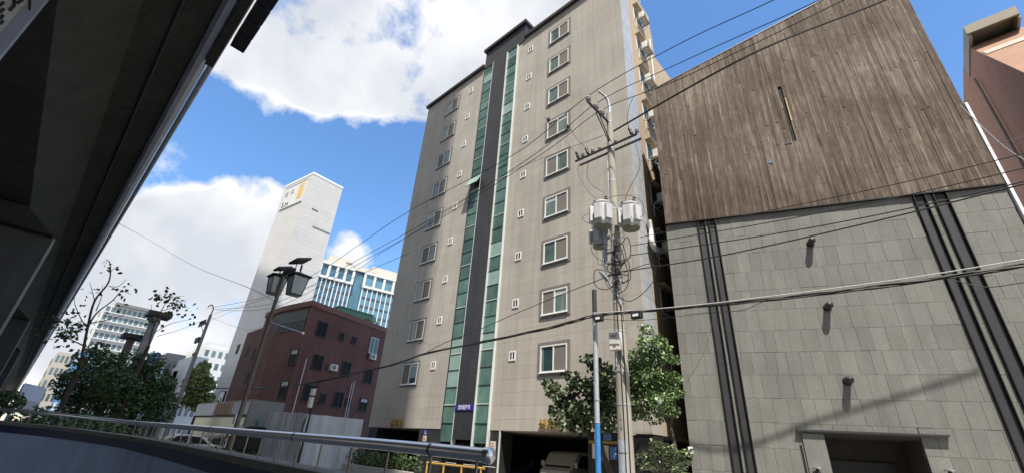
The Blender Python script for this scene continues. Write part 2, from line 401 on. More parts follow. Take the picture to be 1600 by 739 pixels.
def text_mb(mb, body, size, o, u, w, depth=.02, align='LEFT'):
    """flat lettering standing at o, running along u, upright along w, raised towards the viewer"""
    c = bpy.data.curves.new('lettering', 'FONT'); c.body = body; c.size = size; c.extrude = depth/2; c.align_x = align
    o_ = bpy.data.objects.new('lettering', c); COL.objects.link(o_)
    bpy.context.view_layer.update()
    me = bpy.data.meshes.new_from_object(o_.evaluated_get(bpy.context.evaluated_depsgraph_get()))
    u, w = V(u).normalized(), V(w).normalized(); nn = u.cross(w); i = len(mb.v); o = V(o)
    mb.v += [o + u*v.co.x + w*v.co.y + nn*v.co.z for v in me.vertices]
    for p in me.polygons: mb.f.append(tuple(i+q for q in p.vertices)); mb.s.append(False)
    bpy.data.objects.remove(o_); bpy.data.curves.remove(c); bpy.data.meshes.remove(me)
    return mb
def spline(pts, n=10):
    pts = [V(p) for p in pts]; out = []
    for i in range(len(pts)-1):
        p0, p1, p2, p3 = pts[max(i-1,0)], pts[i], pts[i+1], pts[min(i+2,len(pts)-1)]
        for k in range(n):
            t = k/n
            out.append(.5*((2*p1)+(p2-p0)*t+(2*p0-5*p1+4*p2-p3)*t*t+(3*p1-p0-3*p2+p3)*t**3))
    return out+[pts[-1]]
def leaf(mb, c, size, droop=.3, aspect=.45):
    d = V((random.gauss(0,1), random.gauss(0,1), random.gauss(-droop,.6))).normalized()
    sd = d.cross(V((random.gauss(0,1), random.gauss(0,1), random.gauss(.8,1)))).normalized()
    L_ = size*random.uniform(.7,1.25); n = d.cross(sd)
    b_, t_, m_ = c, c+d*L_, c+d*L_*.45
    l_, r_ = m_+sd*L_*aspect+n*L_*.10, m_-sd*L_*aspect+n*L_*.10
    i = len(mb.v); mb.v += [b_, r_, t_, l_]
    mb.f += [(i, i+1, i+2), (i, i+2, i+3)]; mb.s += [True, True]
def cluster(mb, c, rad, n, size, **k):
    c = V(c)
    for _ in range(n):
        while True:
            p = V((random.uniform(-1,1), random.uniform(-1,1), random.uniform(-1,1)))
            if p.length < 1: break
        p = p.normalized()*p.length**.6
        leaf(mb, c+V((p.x*rad[0], p.y*rad[1], p.z*rad[2])), size, **k)

# ================================================================== SETTING
MB().box(-900, 700, -500, 900, -.5, 0).build('ground', 'cityground', kind='structure')
MB().box(-320, 120, 5.2, 10.8, -.1, .006).build('road', 'asphalt', kind='structure')
mb = MB()
for x in range(-300, 110, 8): mb.box(x, x+3, 7.93, 8.07, 0, .011)
mb.box(-320, 120, 5.45, 5.57, 0, .011).box(-320, 120, 10.45, 10.57, 0, .011)
mb.build('road_markings', 'signwhite', kind='structure')
MB().box(-320, 120, 10.95, 16.9, -.1, .12).build('pavement', 'pave', kind='structure')
MB().box(-320, 120, 10.8, 10.95, -.1, .13).build('kerb', 'kerb', kind='structure')
MB().box(-320, 120, 1.9, 5.05, -.1, .12).build('pavement', 'pave', kind='structure')
MB().box(-320, 120, 5.05, 5.2, -.1, .13).build('kerb', 'kerb', kind='structure')

# ================================================================== APARTMENT BLOCK
YF = 17.0; X0, X1 = -28.95, -8.4; ZB, ZR = 2.70, 30.85
apt = thing('apartment_building', 'tall grey tiled apartment block with dark stair panel and two green glass strips', 'apartment block', (-18.7, 17, 0))
S1 = (-21.1, -19.95); S2 = (-18.4, -17.25); PAN = (-21.1, -16.6)
mb = MB()
mb.box(X0, S1[0], YF, 28, ZB, ZR); mb.box(S2[1], X1, YF, 21.3, ZB, ZR); mb.box(S2[1], X1-1.2, 21.3, 28, ZB, ZR-.4)
mb.build('wall', 'tile', apt)
# side wall towards the gap: pale corner tiles then tan render, rounded top edge
box('corner_tile', 'palestrip', apt, X1, X1+.03, YF+.02, 18.1, 3.5, ZR-.02)
mb = MB()
poly = [(X1, 18.1, ZB), (X1, 21.3, ZB), (X1, 21.5, ZR-4)] + [(X1, 21.5-.9*(1-math.cos(a)), ZR-4+3.9*math.sin(a)) for a in (R(25), R(50), R(75), R(90))] + [(X1, 18.1, ZR-.1)]
mb.prism(poly, (0,0,0), (.025,0,0)).build('side_wall', 'tan', apt)
box('side_wall', 'tan', apt, X1-1.2, X1-1.17, 21.6, 28, ZB, ZR-.5)
# pilotis
for q in ((X0+.1, X0+1.1, YF+.05, YF+1.0), (-23.2, S1[0]-.02, YF+.03, YF+1.0), (S2[1]+.03, -16.55, YF+.03, YF+1.0), (X1-.9, X1-.02, YF+.05, YF+.9), (X1-.9, X1-.02, 24, 25), (-27.2, -26.5, 22, 22.7), (-14.2, -13.5, 22, 22.7)):
    box('pillar', 'pillar', apt, *q, 0, ZB-.004)
box('pillar_trim', 'mull', apt, -16.55, -16.49, YF-.02, YF+.05, .12, ZB-.01)
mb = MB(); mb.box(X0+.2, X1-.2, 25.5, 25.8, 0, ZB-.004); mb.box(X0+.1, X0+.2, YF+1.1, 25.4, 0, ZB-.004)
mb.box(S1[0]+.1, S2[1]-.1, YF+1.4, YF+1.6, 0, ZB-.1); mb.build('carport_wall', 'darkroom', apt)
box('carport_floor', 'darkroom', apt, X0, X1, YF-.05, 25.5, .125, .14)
box('carport_soffit', 'beigeconc', apt, X0+.25, X1-.25, YF+.25, 25.3, ZB-.03, ZB-.003)
# stair tower: dark panel and the two glass strips
mb = MB(); mb.box(S1[1]+.02, S2[0]-.02, YF-.16, YF+.6, 2.2, ZR-.25)
mb.build('stair_panel', 'zinc', apt)
mb = MB(); mb.box(PAN[0], PAN[1], YF-.06, YF+5, ZR-.22, 32.55); mb.build('stair_head', 'zinc', apt)
for (a, b) in (S1, S2):
    st = MB(); fr = MB(); pgs = []; tr = MB()
    hgt = 2.865/3
    k = 0; z = 2.05
    while z < ZR-.35:
        z1 = min(z+hgt, ZR-.3)
        q = random.random()
        if q < .07: pgs.append(MB())
        (pgs[-1] if q < .07 else st).box(a+.03, b-.03, YF-.03-.01*random.random(), YF+.1, z+.02, z1-.02)
        fr.box(a+.03, b-.03, YF-.065, YF-.03, z1-.022, z1+.022) if k % 3 == 1 else tr.box(a+.03, b-.03, YF-.06, YF-.03, z1-.018, z1+.018)
        z = z1; k += 1
    g = st.build('glass_strip', 'green', apt)
    for pg in pgs: pg.build('pale_pane', 'palegreen', g)
    tr.box(a-.03, a+.03, YF-.07, YF+.1, 1.9, ZR-.25) if a == S1[0] else fr.box(a-.0, a+.03, YF-.17, YF+.1, 1.9, ZR-.25); fr.box(b-.03, b+.0, YF-.17, YF+.1, 1.9, ZR-.25)
    fr.build('mullion', 'mull', g); tr.build('transom', M['steel'], g)
    # stair curtains / flights seen as slanting bands behind the glass
# tilted open vent in the left strip
zc = P(745, 287, Y=YF).z
vq = MB(); F = Fr((S1[0], YF-.08, zc+.5), (1,0,0), (0,-math.cos(R(62)),-math.sin(R(62))), (0,-math.sin(R(62)),math.cos(R(62))))
vq.box(-.02, 1.17, 0, 1.0, 0, .05, F=F); vq.build('open_vent', 'palegreen', apt)
box('vent_opening', 'dark', apt, S1[0]+.05, S1[1]-.05, YF-.072, YF-.045, zc-.45, zc+.47)
# cornices
mb = MB()
mb.box(X0-.15, PAN[0]-.03, YF-.22, YF+.4, ZR-.02, ZR+.26).box(PAN[1]+.03, X1+.12, YF-.22, YF+.4, ZR-.02, ZR+.26)
mb.box(PAN[0]-.15, PAN[1]+.15, YF-.26, YF+5.1, 32.55, 32.85)
mb.box(X0-.15, X0+.2, YF+.4, 28.1, ZR, ZR+.26)
mb.build('cornice', 'cap', apt)
# windows: the two columns of nine
def window(xa, xb, z0, z1, left_screen, th, name='window'):
    w = MB()
    w.box(xa, xa+th, YF-.035, YF+.05, z0, z1).box(xb-th, xb, YF-.035, YF+.05, z0, z1).box(xa+th, xb-th, YF-.035, YF+.05, z0, z0+th).box(xa+th, xb-th, YF-.035, YF+.05, z1-th, z1)
    wo_ = w.build(name, 'surround', apt)
    a, b, c, d = xa+th, xb-th, z0+th, z1-th; f = .065
    w = MB(); mid = (a+b)/2
    w.box(a+.002, a+f, YF-.055, YF+.06, c+.002, d-.002).box(b-f, b-.002, YF-.055, YF+.06, c+.002, d-.002).box(a+f, b-f, YF-.055, YF+.06, c+.002, c+f).box(a+f, b-f, YF-.055, YF+.06, d-f, d-.002)
    w.box(mid-.035, mid+.035, YF-.045, YF+.02, c+f, d-f); w.box(a-.04, b+.04, YF-.10, YF-.057, c-.035, c+.012)
    w.build('frame', 'white', wo_)
    l, r = (a+f, mid-.035), (mid+.035, b-f)
    s_, g_ = (l, r) if left_screen else (r, l)
    MB().box(s_[0], s_[1], YF-.02, YF-.008, c+f, d-f).build('screen', 'screen', wo_)
    MB().box(g_[0], g_[1], YF-.006, YF+.004, c+f, d-f).build('pane', random.choice(('pane', 'pane', 'pane_curtained', 'pane_dark')), wo_)
    if random.random() < .4: MB().box(g_[0]+.002, g_[0]+.05+.25*random.random(), YF-.0085, YF-.0065, c+f, d-f).build('curtain_edge', 'pane_curtained', wo_)
    if random.random() < .25: MB().box(g_[0], g_[1], YF-.0095, YF-.0087, d-f-.12-.3*random.random(), d-f).build('blind', 'curtain', wo_)
    # half drawn curtain behind the outer side of the glass
    return wo_
DZ = 2.865
LS = [0, 1, 0, 0, 1, 1, 0, 0, 0]
for i in range(9):
    z = 5.13 + DZ*i
    window(-14.22, -12.24, z, z+1.64, LS[i], .17)
    window(-26.05, -24.1, z+.02, z+1.60, (i*2) % 3 == 0, .12)
    for xa in (-16.2, -22.9):
        v = MB(); a, b, c, d = xa, xa+.46, z+.92, z+1.42
        v.box(a, a+.07, YF-.04, YF+.04, c, d).box(b-.07, b, YF-.04, YF+.04, c, d).box(a+.07, b-.07, YF-.04, YF+.04, c, c+.07).box(a+.07, b-.07, YF-.04, YF+.04, d-.07, d).box((a+b)/2-.03, (a+b)/2+.03, YF-.035, YF+.03, c+.07, d-.07)
        vo = v.build('bathroom_window', 'white', apt)
        MB().box(a+.07, b-.07, YF-.012, YF-.006, c+.07, d-.07).build('pane', 'blackglass', vo)
# side windows with sills
for i in range(9):
    z = 12.9 + DZ*(i-2)
    if z < 5: continue
    w = MB().box(X1+.026, X1+.05, 18.75, 20.0, z+.75, z+2.05).build('side_window', 'white', apt)
    MB().box(X1+.051, X1+.056, 18.83, 19.35, z+.83, z+1.97).box(X1+.051, X1+.056, 19.41, 19.92, z+.83, z+1.97).build('pane', 'pane', w)
    MB().box(X1+.03, X1+.34, 18.7, 20.05, z+2.1, z+2.16).build('hood', 'tan', w)
# lettering
text_mb(MB(), '성우골', .52, (-14.0, YF-.07, 2.80), (1,0,0), (0,0,1), .10).build('gold_lettering', 'gold', apt)
text_mb(MB(), '성우골', .52, (-26.35, YF-.07, 2.80), (1,0,0), (0,0,1), .10).build('gold_lettering', 'gold', apt, label='gold letters on the shaded left end of the facade')
sg = box('name_sign', 'bluesign', apt, S1[1]+.02, S2[0]-.02, YF-.20, YF-.165, 3.64, 3.93)
text_mb(MB(), '임대문의', .27, (-19.66, YF-.207, 3.70), (1,0,0), (0,0,1), .01).build('lettering', 'signwhite', sg)
# notices on the pillars
def notice(x, z, w, h, mt, lab, mark='red'):
    t = MB().box(x, x+w, YF+.015, YF+.028, z, z+h).build('notice', mt, None)
    put(t, lab, 'notice'); OFF[t] = V((0,0,0))
    k = MB()
    for j in range(3): k.box(x+.05, x+w-.05-.05*j, YF+.009, YF+.014, z+h*(.2+.25*j), z+h*(.2+.25*j)+.035)
    k.build('printing', mark, t)
notice(-22.75, 2.02, .32, .3, 'paper', 'red and white notice low on the dark pillar left of the glass strips')
notice(-22.68, 2.36, .24, .28, 'bluesign', 'small blue sticker above the red and white notice on the dark pillar', 'signwhite')
notice(-17.15, 1.75, .38, .45, 'paper', 'pinkish notice on the dark pillar right of the glass strips')
# stair entrance door
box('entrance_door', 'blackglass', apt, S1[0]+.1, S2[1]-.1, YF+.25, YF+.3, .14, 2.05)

# outdoor units on the side wall
def aircon(x, y, z, label, group='outdoor units down the side wall'):
    r = thing('air_conditioner', label, 'air conditioner', (x, y, z), group)
    MB().box(x+.14, x+.48, y-.40, y+.40, z, z+.56).build('casing', 'acwhite', r, bevel=.02)
    MB().lathe([(.24,0),(.24,.012)], (x+.481, y-.08, z+.28), (1,0,0), 24).build('fan_grille', 'greywire', r)
    MB().lathe([(.06,0),(.05,.02)], (x+.494, y-.08, z+.28), (1,0,0), 12).build('fan_hub', 'dark', r)
    b = MB()
    for yy in (y-.36, y+.36):
        b.box(x-.02, x+.56, yy-.02, yy+.02, z-.06, z-.005); b.tube([(x, yy, z-.5), (x+.5, yy, z-.05)], .016, 6)
    b.box(x+.5, x+.56, y-.42, y+.42, z-.06, z-.005); b.box(x+.53, x+.56, y-.42, y+.42, z+.1, z+.14)
    b.build('bracket', 'beigeconc', r)
    MB().tube(spline([(x+.3, y-.42, z+.12), (x+.28, y-.6, z-.05), (x+.06, y-.62, z-.2), (x+.02, y-.6, z-.9)], 6), .028, 6).build('hose', 'acwhite', r)
    return r
an = ['topmost', 'second highest', 'third highest', 'fourth highest', 'fifth highest', 'sixth highest', 'lowest']
for i in range(7):
    z = 28.25 - DZ*i
    aircon(X1+.03, 19.55, z, 'white outdoor air conditioner on a bracket, %s of the column on the tan wall' % an[i])
aircon(X1-1.17, 22.0, 26.2, 'white outdoor unit at the far edge of the tan side wall, upper of two')
aircon(X1-1.17, 22.0, 23.6, 'white outdoor unit at the far edge of the tan side wall, lower of two')
MB().tube([(X1+.1, 20.75, 4), (X1+.1, 20.75, 27.8)], .06, 8).build('drain_pipe', 'acwhite', None, 'white drain pipe running down the tan side wall of the grey block', 'pipe')
MB().tube(spline([P(1014,345,X=X1+.2), P(1018,360,X=X1+.25), P(1018,375,X=X1+.3), P(1024,388,X=X1+.35), P(1034,392,X=X1+.35)], 8), .13, 10).build('flexible_duct', 'acwhite', None, 'white flexible duct curling out of the tan side wall behind the transformers', 'duct')
box('gutter_strip', mat('lime_flashing', (.45,.55,.30), .6), None, X0-.09, X0-.012, YF+.2, YF+.28, 2.8, 11.5, label='thin lime green downpipe on the left corner of the grey block', cat='pipe')

# ================================================================== STONE AND TIMBER BUILDING
YS = -.363510; DS = 18.6
nS = V((math.sin(YS), math.cos(YS), 0)); tS = V((math.cos(YS), -math.sin(YS), 0))
SF = Fr(nS*DS, tS, nS, (0,0,1))                  # (along, behind, up)
TL, TR = -.53, 11.03
roofz = lambda t: 19.5 + .404*(t+.44)
ZW = 11.42
stn = thing('stone_timber_building', 'windowless building of grey stone tiles below and brown timber boarding with a sloping top above', 'building', SF(5.2, 0, 0))
mb = MB()
mb.prism([SF(TL,0,0), SF(3.66,0,0), SF(3.66,0,2.93), SF(6.3,0,2.93), SF(6.3,0,0), SF(TR,0,0), SF(TR,0,roofz(TR)), SF(TL,0,roofz(TL))], nS*.05, nS*.3)
mb.box(TL, TL+.3, .3, 12, 0, 17, F=SF).box(TR-.3, TR, .3, 12, 0, 22, F=SF).box(TL, TR, 11.7, 12, 0, 18, F=SF)
mb.face([SF(TL,.3,17), SF(TR,.3,22), SF(TR,12,22), SF(TL,12,17)])
mb.build('wall_core', 'joint', stn)
# stone tiles, each a slab of its own with open joints
tiles = MB()
holes = [(3.70, 6.27, -1, 2.97), (.80, 1.11, -1, 20), (1.24, 1.53, -1, 20), (8.37, 8.73, -1, 20), (8.95, 9.36, -1, 20), (2.93, 3.0, -1, 2.55)]
def cut(rects, h):
    out = []
    for (a, b, c, d) in rects:
        if b <= h[0] or a >= h[1] or d <= h[2] or c >= h[3]: out.append((a, b, c, d)); continue
        if a < h[0]: out.append((a, h[0], c, d))
        if b > h[1]: out.append((h[1], b, c, d))
        if d > h[3]: out.append((max(a,h[0]), min(b,h[1]), h[3], d))
    return out
z = .0; row = 0
rowz = [0.0] + [1.62+.805*k-.805 for k in range(14)]
rowz = [x for x in rowz if x < ZW-.3] + [ZW-.02]
for r_ in range(len(rowz)-1):
    c, d = rowz[r_], rowz[r_+1]
    t = TL + random.uniform(-.3, 0)
    while t < TR:
        w = random.choice((.34, .40, .42, .44, .46, .50)); a, b = max(t, TL), min(t+w, TR); t += w
        if b-a < .05: continue
        rects = [(a, b, c, d)]
        for h in holes: rects = cut(rects, h)
        dn = random.uniform(-.006, .004)
        for (a2, b2, c2, d2) in rects:
            if b2-a2 < .03 or d2-c2 < .03: continue
            g = .0035
            tiles.box(a2+g, b2-g, dn, .05, c2+g, d2-g, F=SF)
tiles.build('stone_tiles', 'stone', stn)
# steel channels
for (a, b) in ((.80, 1.11), (1.24, 1.53), (8.37, 8.73), (8.95, 9.36)):
    ch = MB().box(a+.03, b-.03, .005, .05, 0, ZW-.42, F=SF).build('steel_channel', 'steel', stn)
    MB().box(a, a+.03, -.10, .04, 0, ZW-.02, F=SF).box(b-.03, b, -.10, .04, 0, ZW-.02, F=SF).box(a+.03, b-.03, -.012, .05, ZW-.42, ZW-.02, F=SF).build('flange_and_shade', 'steeledge', ch)  # side flanges, plus a black plate standing for the recess shade at the top
# timber boards
bd = MB(); t = TL
SLOT = (5.09, 5.25, 14.74, 17.95)
while t < TR-.01:
    w = random.uniform(.085, .125); b = min(t+w, TR)
    zt = roofz((t+b)/2); z = ZW; first = True
    while z < zt-.02:
        L_ = random.uniform(2.4, 5.2) if not first else random.uniform(1.2, 5)
        first = False
        z1 = z+L_
        if zt-z1 < .8: z1 = zt
        dn = random.uniform(-.012, .010)
        segs = [(t, b, z, z1)]
        segs = cut(segs, (SLOT[0], SLOT[1], SLOT[2], SLOT[3]))
        if not (b <= SLOT[0] or t >= SLOT[1] or z1 <= SLOT[2] or z >= SLOT[3]) and z < SLOT[2]:
            segs.append((max(t,SLOT[0]), min(b,SLOT[1]), z, SLOT[2]))
        for (a2, b2, c2, d2) in segs:
            if b2-a2 > .01 and d2-c2 > .01: bd.box(a2+.002, b2-.002, -.085+dn, -.03, c2+.002, d2-.002, F=SF)
        z = z1
    t = b
wood = bd.build('timber_cladding', 'wood', stn)
MB().prism([SF(TL,0,ZW), SF(TR,0,ZW), SF(TR,0,roofz(TR)-.1), SF(TL,0,roofz(TL)-.1)], nS*-.03, nS*.02).build('backing', 'knot', wood)
MB().box(SLOT[1]+.002, SLOT[1]+.05, -.108, -.07, SLOT[2]+1.1, SLOT[3]-.75, F=SF).box(SLOT[0]-.03, SLOT[0]-.002, -.105, -.07, SLOT[2]+1.9, SLOT[3]-1.0, F=SF).build('split_edge', 'paleedge', wood)
MB().box(SLOT[0]-.3, SLOT[1]-.2, -.106, -.08, SLOT[2]-.09, SLOT[2]-.07, F=SF).build('blue_reflection', 'bluereflect', wood)  # blue reflection on the boards, put in as small coloured plates
MB().box(4.0, 4.14, -.106, -.08, 13.78, 13.9, F=SF).build('blue_reflection', 'bluereflect', wood)
MB().box(TL-.02, TR+.02, -.13, .03, ZW-.05, ZW-.005, F=SF).build('shadow_line_band', 'steeledge', stn)  # dark band drawn for the shadow line under the boards
mb = MB(); mb.prism([SF(TL-.02,0,roofz(TL)), SF(TR+.02,0,roofz(TR)), SF(TR+.02,0,roofz(TR)+.05), SF(TL-.02,0,roofz(TL)+.05)], nS*-.11, nS*.3); mb.build('roof_edge', 'steel', stn)
MB().box(TR+.03, TR+.12, -.10, .30, 0, 15.2, F=SF).build('corner_flashing', 'whitepaint', stn)
# entrance recess
mb = MB()
mb.box(3.66, 3.72, .05, 1.9, 0, 2.93, F=SF).box(6.24, 6.3, .05, 1.9, 0, 2.93, F=SF).box(3.72, 6.24, 1.85, 1.9, 0, 2.93, F=SF).box(3.72, 6.24, .05, 1.85, 2.88, 2.93, F=SF)
rc = mb.build('entrance_recess', 'recess', stn)
MB().box(4.0, 5.95, 1.78, 1.84, 0, 2.2, F=SF).build('door', 'dark', stn)
MB().box(2.91, 6.95, -.16, .0, 2.985, 3.04, F=SF).build('lintel_slab', 'steel', stn)
MB().box(2.93, 3.0, .02, .06, 0, 2.55, F=SF).build('dark_slit', 'dark', stn)
MB().box(3.06, 3.68, -.05, -.012, 0, 2.93, F=SF).build('jamb', 'stone', stn)
for zz in (9.82, 7.23, 4.62):
    p = SF(4.75, -.005, zz)
    r = thing('vent_pipe', 'black domed vent pipe on the stone wall, %s of the three in a column' % {9.82:'top', 7.23:'middle', 4.62:'bottom'}[zz], 'vent', p, 'vent pipes in a column on the stone wall')
    MB().lathe([(.112,0),(.112,.30)], p, -nS, 18).build('pipe', 'duct', r)
    MB().lathe([(.114,.27),(.124,.31),(.120,.36),(.09,.41),(.045,.435),(.0,.44)], p, -nS, 18).build('dome_cap', 'duct', r)
    MB().lathe([(.14,0),(.14,.015)], p, -nS, 18).build('collar', 'steeledge', r)
for (t, z_, lab) in ((3.26, 1.86, 'chrome mushroom wall lamp on the left jamb of the stone entrance'), (6.62, 2.02, 'chrome mushroom wall lamp right of the dark stone entrance')):
    p = SF(t, -.22, z_-.05)
    r = thing('wall_lamp', lab, 'wall lamp', p)
    MB().lathe([(.085,-.28),(.09,-.05),(.05,0),(.05,.06)], p, (0,0,1), 18).build('lamp_body', 'dark', r)
    MB().lathe([(.06,.06),(.14,.075),(.14,.10),(.09,.135),(.0,.15)], p, (0,0,1), 18).build('cap', 'chrome', r)
    MB().box(t-.03, t+.03, -.2, 0, z_-.25, z_-.19, F=SF).build('bracket', 'steel', r)
MB().box(TL-.06, TL+.10, -.12, -.01, 2.1, 2.32, F=SF).build('sensor_box', 'whitepaint', None, 'small white box at the left edge of the stone wall above the shrub', 'box', bevel=.01)

# ================================================================== ORANGE BRICK BUILDING, far right
XR = 5.0
rb = thing('orange_brick_building', 'orange brick building with steep sloping front and flat concrete hood at the far right', 'building', (9, 25, 0))
mb = MB()
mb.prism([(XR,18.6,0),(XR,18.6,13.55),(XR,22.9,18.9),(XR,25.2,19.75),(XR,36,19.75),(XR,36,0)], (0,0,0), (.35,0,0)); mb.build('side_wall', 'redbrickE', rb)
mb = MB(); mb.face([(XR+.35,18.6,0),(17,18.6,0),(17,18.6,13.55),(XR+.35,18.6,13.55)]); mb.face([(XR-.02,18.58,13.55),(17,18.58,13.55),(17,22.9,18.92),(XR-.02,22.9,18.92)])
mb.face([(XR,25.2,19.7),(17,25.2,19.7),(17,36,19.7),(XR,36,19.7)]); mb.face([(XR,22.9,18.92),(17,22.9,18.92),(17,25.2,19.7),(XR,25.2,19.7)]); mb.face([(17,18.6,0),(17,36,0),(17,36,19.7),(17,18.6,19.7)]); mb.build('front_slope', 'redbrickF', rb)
a, b = V((XR+.02,21.6,17.30)), V((17,21.6,17.30))
MB().prism([a, b, b+V((0,.35,.436)), a+V((0,.35,.436))], (0,0,0), (0,-.03,.02)).build('pale_band', 'beigeconc', rb)
MB().box(XR-.05, 6.5, 22.1, 22.2, 19.05, 19.5).box(XR-.05, XR+.06, 22.2, 25.0, 18.85, 19.5).box(6.42, 6.5, 22.2, 25, 18.9, 19.5).box(XR+.06, 6.42, 22.2, 25, 19.4, 19.48).build('hood', 'beigeconc', rb)
MB().tube([(XR-.12, 24, 18), (XR-.12, 24, 2)], .05, 6).build('drain_pipe', 'beigeconc', rb)

for o_ in rb.children:                            # standing a quarter farther off than drawn above
    for v_ in o_.data.vertices:
        g = v_.co + OFF[rb]; v_.co = EYE + (g-EYE)*1.25 - OFF[rb]

# ================================================================== WHITE TOWER
wt0 = P(490, 272, Y=30)
def dirpx(x, y):
    r = raydir(x, y); return V((r.x, r.y, 0)).normalized()
d1 = dirpx(-280, 664); d2 = dirpx(1413, 780)
l1 = (hit2d(wt0, d1, 455, 290)-wt0).to_2d().length*1.30; l2 = (hit2d(wt0, d2, 535, 297)-wt0).to_2d().length
TF = Fr((wt0.x, wt0.y, 0), d1, d2, (0,0,1)); H_ = wt0.z
tw = thing('white_tower', 'slim plain white tower with a gold emblem sign at its top', 'tower', (wt0.x, wt0.y, 0))
MB().box(0, l1, 0, l2, 0, H_, F=TF).build('wall', 'towerwhite', tw)
MB().box(-.08, l1+.05, -.08, l2+.05, H_, H_+.5, F=TF).build('roof_trim', 'whitepaint', tw)
sgn = MB().box(l1*.12, l1*.9, -.12, -.01, H_-7.4, H_-1.0, F=TF).build('sign_panel', 'farwhite', tw)
MB().box(l1*.12, l1*.9, -.16, -.121, H_-1.15, H_-.95, F=TF).box(l1*.12, l1*.9, -.16, -.121, H_-7.45, H_-7.25, F=TF).build('sign_border', 'greywire', sgn)
MB().box(l1*.19, l1*.36, -.16, -.121, H_-6.0, H_-1.5, F=TF).build('gold_emblem', mat('gold_panel', (.62,.40,.10), .5, var=.15, scale=1), sgn)
MB().box(l1*.20, l1*.35, -.19, -.161, H_-2.6, H_-2.1, F=TF).build('emblem_band', 'cream', sgn)
text_mb(MB(), '소', 1.9, TF(l1*.66, -.14, H_-3.6), -d1, (0,0,1), .05).build('lettering', 'greywire', sgn)
text_mb(MB(), '피', 1.9, TF(l1*.86, -.14, H_-3.9), -d1, (0,0,1), .05).build('lettering', 'greywire', sgn)
text_mb(MB(), 'S.m', 2.2, TF(l1*.86, -.14, H_-6.9), -d1, (0,0,1), .05).build('lettering', 'dark', sgn)
MB().box(-.14, -.02, l2*.25, l2*.45, H_-8.8, H_-8.7, F=TF).box(-.14, -.02, l2*.42, l2*.98, H_-13.0, H_-12.9, F=TF).build('panel_seam', 'greywire', tw)

# ================================================================== BLUE GLASS HOTEL
ho = thing('glass_hotel', 'broad blue glass high rise with white vertical fins and cream roof crown', 'high rise', (-157, 60, 0))
p1 = P(503, 410, Y=60); hz = p1.z
r = raydir(617, 440); p2 = EYE + r*((hz-EYE.z)/r.z)
hd = V((p2.x-p1.x, p2.y-p1.y, 0)).normalized(); hn = V((hd.y, -hd.x, 0))      # outward
if hn.dot(EYE-p1) < 0: hn = -hn
LT = (V((p2.x,p2.y,0))-V((p1.x,p1.y,0))).length
HF = Fr((p1.x, p1.y, 0), hd, -hn, (0,0,1))
def hu(x, y): 
    q = hit2d(p1, hd, x, y); return (V((q.x,q.y,0))-V((p1.x,p1.y,0))).dot(hd)
uA = hu(553, 425); uB = hu(571, 430); uE = LT*1.12
MB().box(0, uA, 0, 20, 0, hz, F=HF).box(uA, uB, 1.2, 20, 0, hz+.3, F=HF).box(uB, uE, 0, 20, 0, hz, F=HF).build('glass_wall', 'hotelglass', ho)
fins = MB(); sp_ = MB()
zb = hz-5.6
for (a, b) in ((0, uA), (uB, uE)):
    for k in range(9):
        u = a + (b-a)*k/8
        fins.box(u-.19, u+.19, -.35, 0, 0, zb, F=HF)
    for k in range(5):
        u = a + (b-a)*k/4
        fins.box(u-.45, u+.45, -.55, 0, zb+.9, hz, F=HF)
    fins.box(a-.4, b+.4, -.7, 0, zb, zb+.9, F=HF); fins.box(a-.4, b+.4, -.7, 0, hz-.02, hz+.8, F=HF)
z = 3.5
while z < zb:
    for (a, b) in ((0, uA), (uB, uE)): sp_.box(a, b, -.06, -.001, z, z+.9, F=HF)
    z += 3.4
fins.build('fin', 'farwhite', ho); sp_.build('spandrel', mat('spandrel_glass', (.035,.07,.10), .25, var=.2, scale=.3), ho)
for (a, b) in ((uA*.05, uA*.98), (uB+.5, uE*.95)):
    MB().box(a, b, .5, 16, hz+.8, hz+1.7, F=HF).box(a+(b-a)*.15, b-(b-a)*.08, 1.2, 15, hz+1.7, hz+4.4, F=HF).build('crown', 'cream', ho)
MB().box(uA*.72, uA*.92, 1.1, 1.19, hz+2.6, hz+3.3, F=HF).build('crown_lettering', 'greywire', ho)
MB().box(uA*1.02, uB*1.25, .5, 10, hz+.8, hz+2.6, F=HF).build('crown', 'cream', ho)

# ================================================================== MAROON BRICK BUILDING
BA, BB, BE = V((-43.5, 14.25, 0)), V((-38.9, 15.0, 0)), V((-41.6, 24.6, 0))
BL = V((-51.8, 14.25, 0)); bz = 12.3
rdb = thing('maroon_brick_building', 'old four storey maroon brick building in shade beside the grey block', 'building', (-45, 18, 0))
cut_ = V((-47.5, 14.25, 0))
mb = MB(); mb.prism([BL, cut_, V((-47.5,25,0)), V((-51.8,25,0))], (0,0,0), (0,0,bz-1.0))
mb.prism([cut_, BA, BB, BE, V((-47.5,25,0))], (0,0,0), (0,0,bz)); mb.build('wall', 'redbrick', rdb)
mb = MB()
for a, b in ((cut_, BA), (BA, BB), (BB, BE)):
    d = (b-a).normalized(); n = V((d.y, -d.x, 0)); F = Fr(a, d, n, (0,0,1)); mb.box(-.06, (b-a).length+.06, -.25, .12, bz, bz+.5, F=F)
mb.build('parapet', 'redbrickroof', rdb)
dS = (BE-BB).normalized(); nSide = V((dS.y, -dS.x, 0)); FS = Fr(BB, dS, nSide, (0,0,1))
dC = (BB-BA).normalized(); nC = V((dC.y, -dC.x, 0)); FC = Fr(BA, dC, nC, (0,0,1))
dF = (BA-BL).normalized(); nF = V((dF.y, -dF.x, 0)); FF = Fr(BL, dF, nF, (0,0,1))
lC = (BB-BA).length
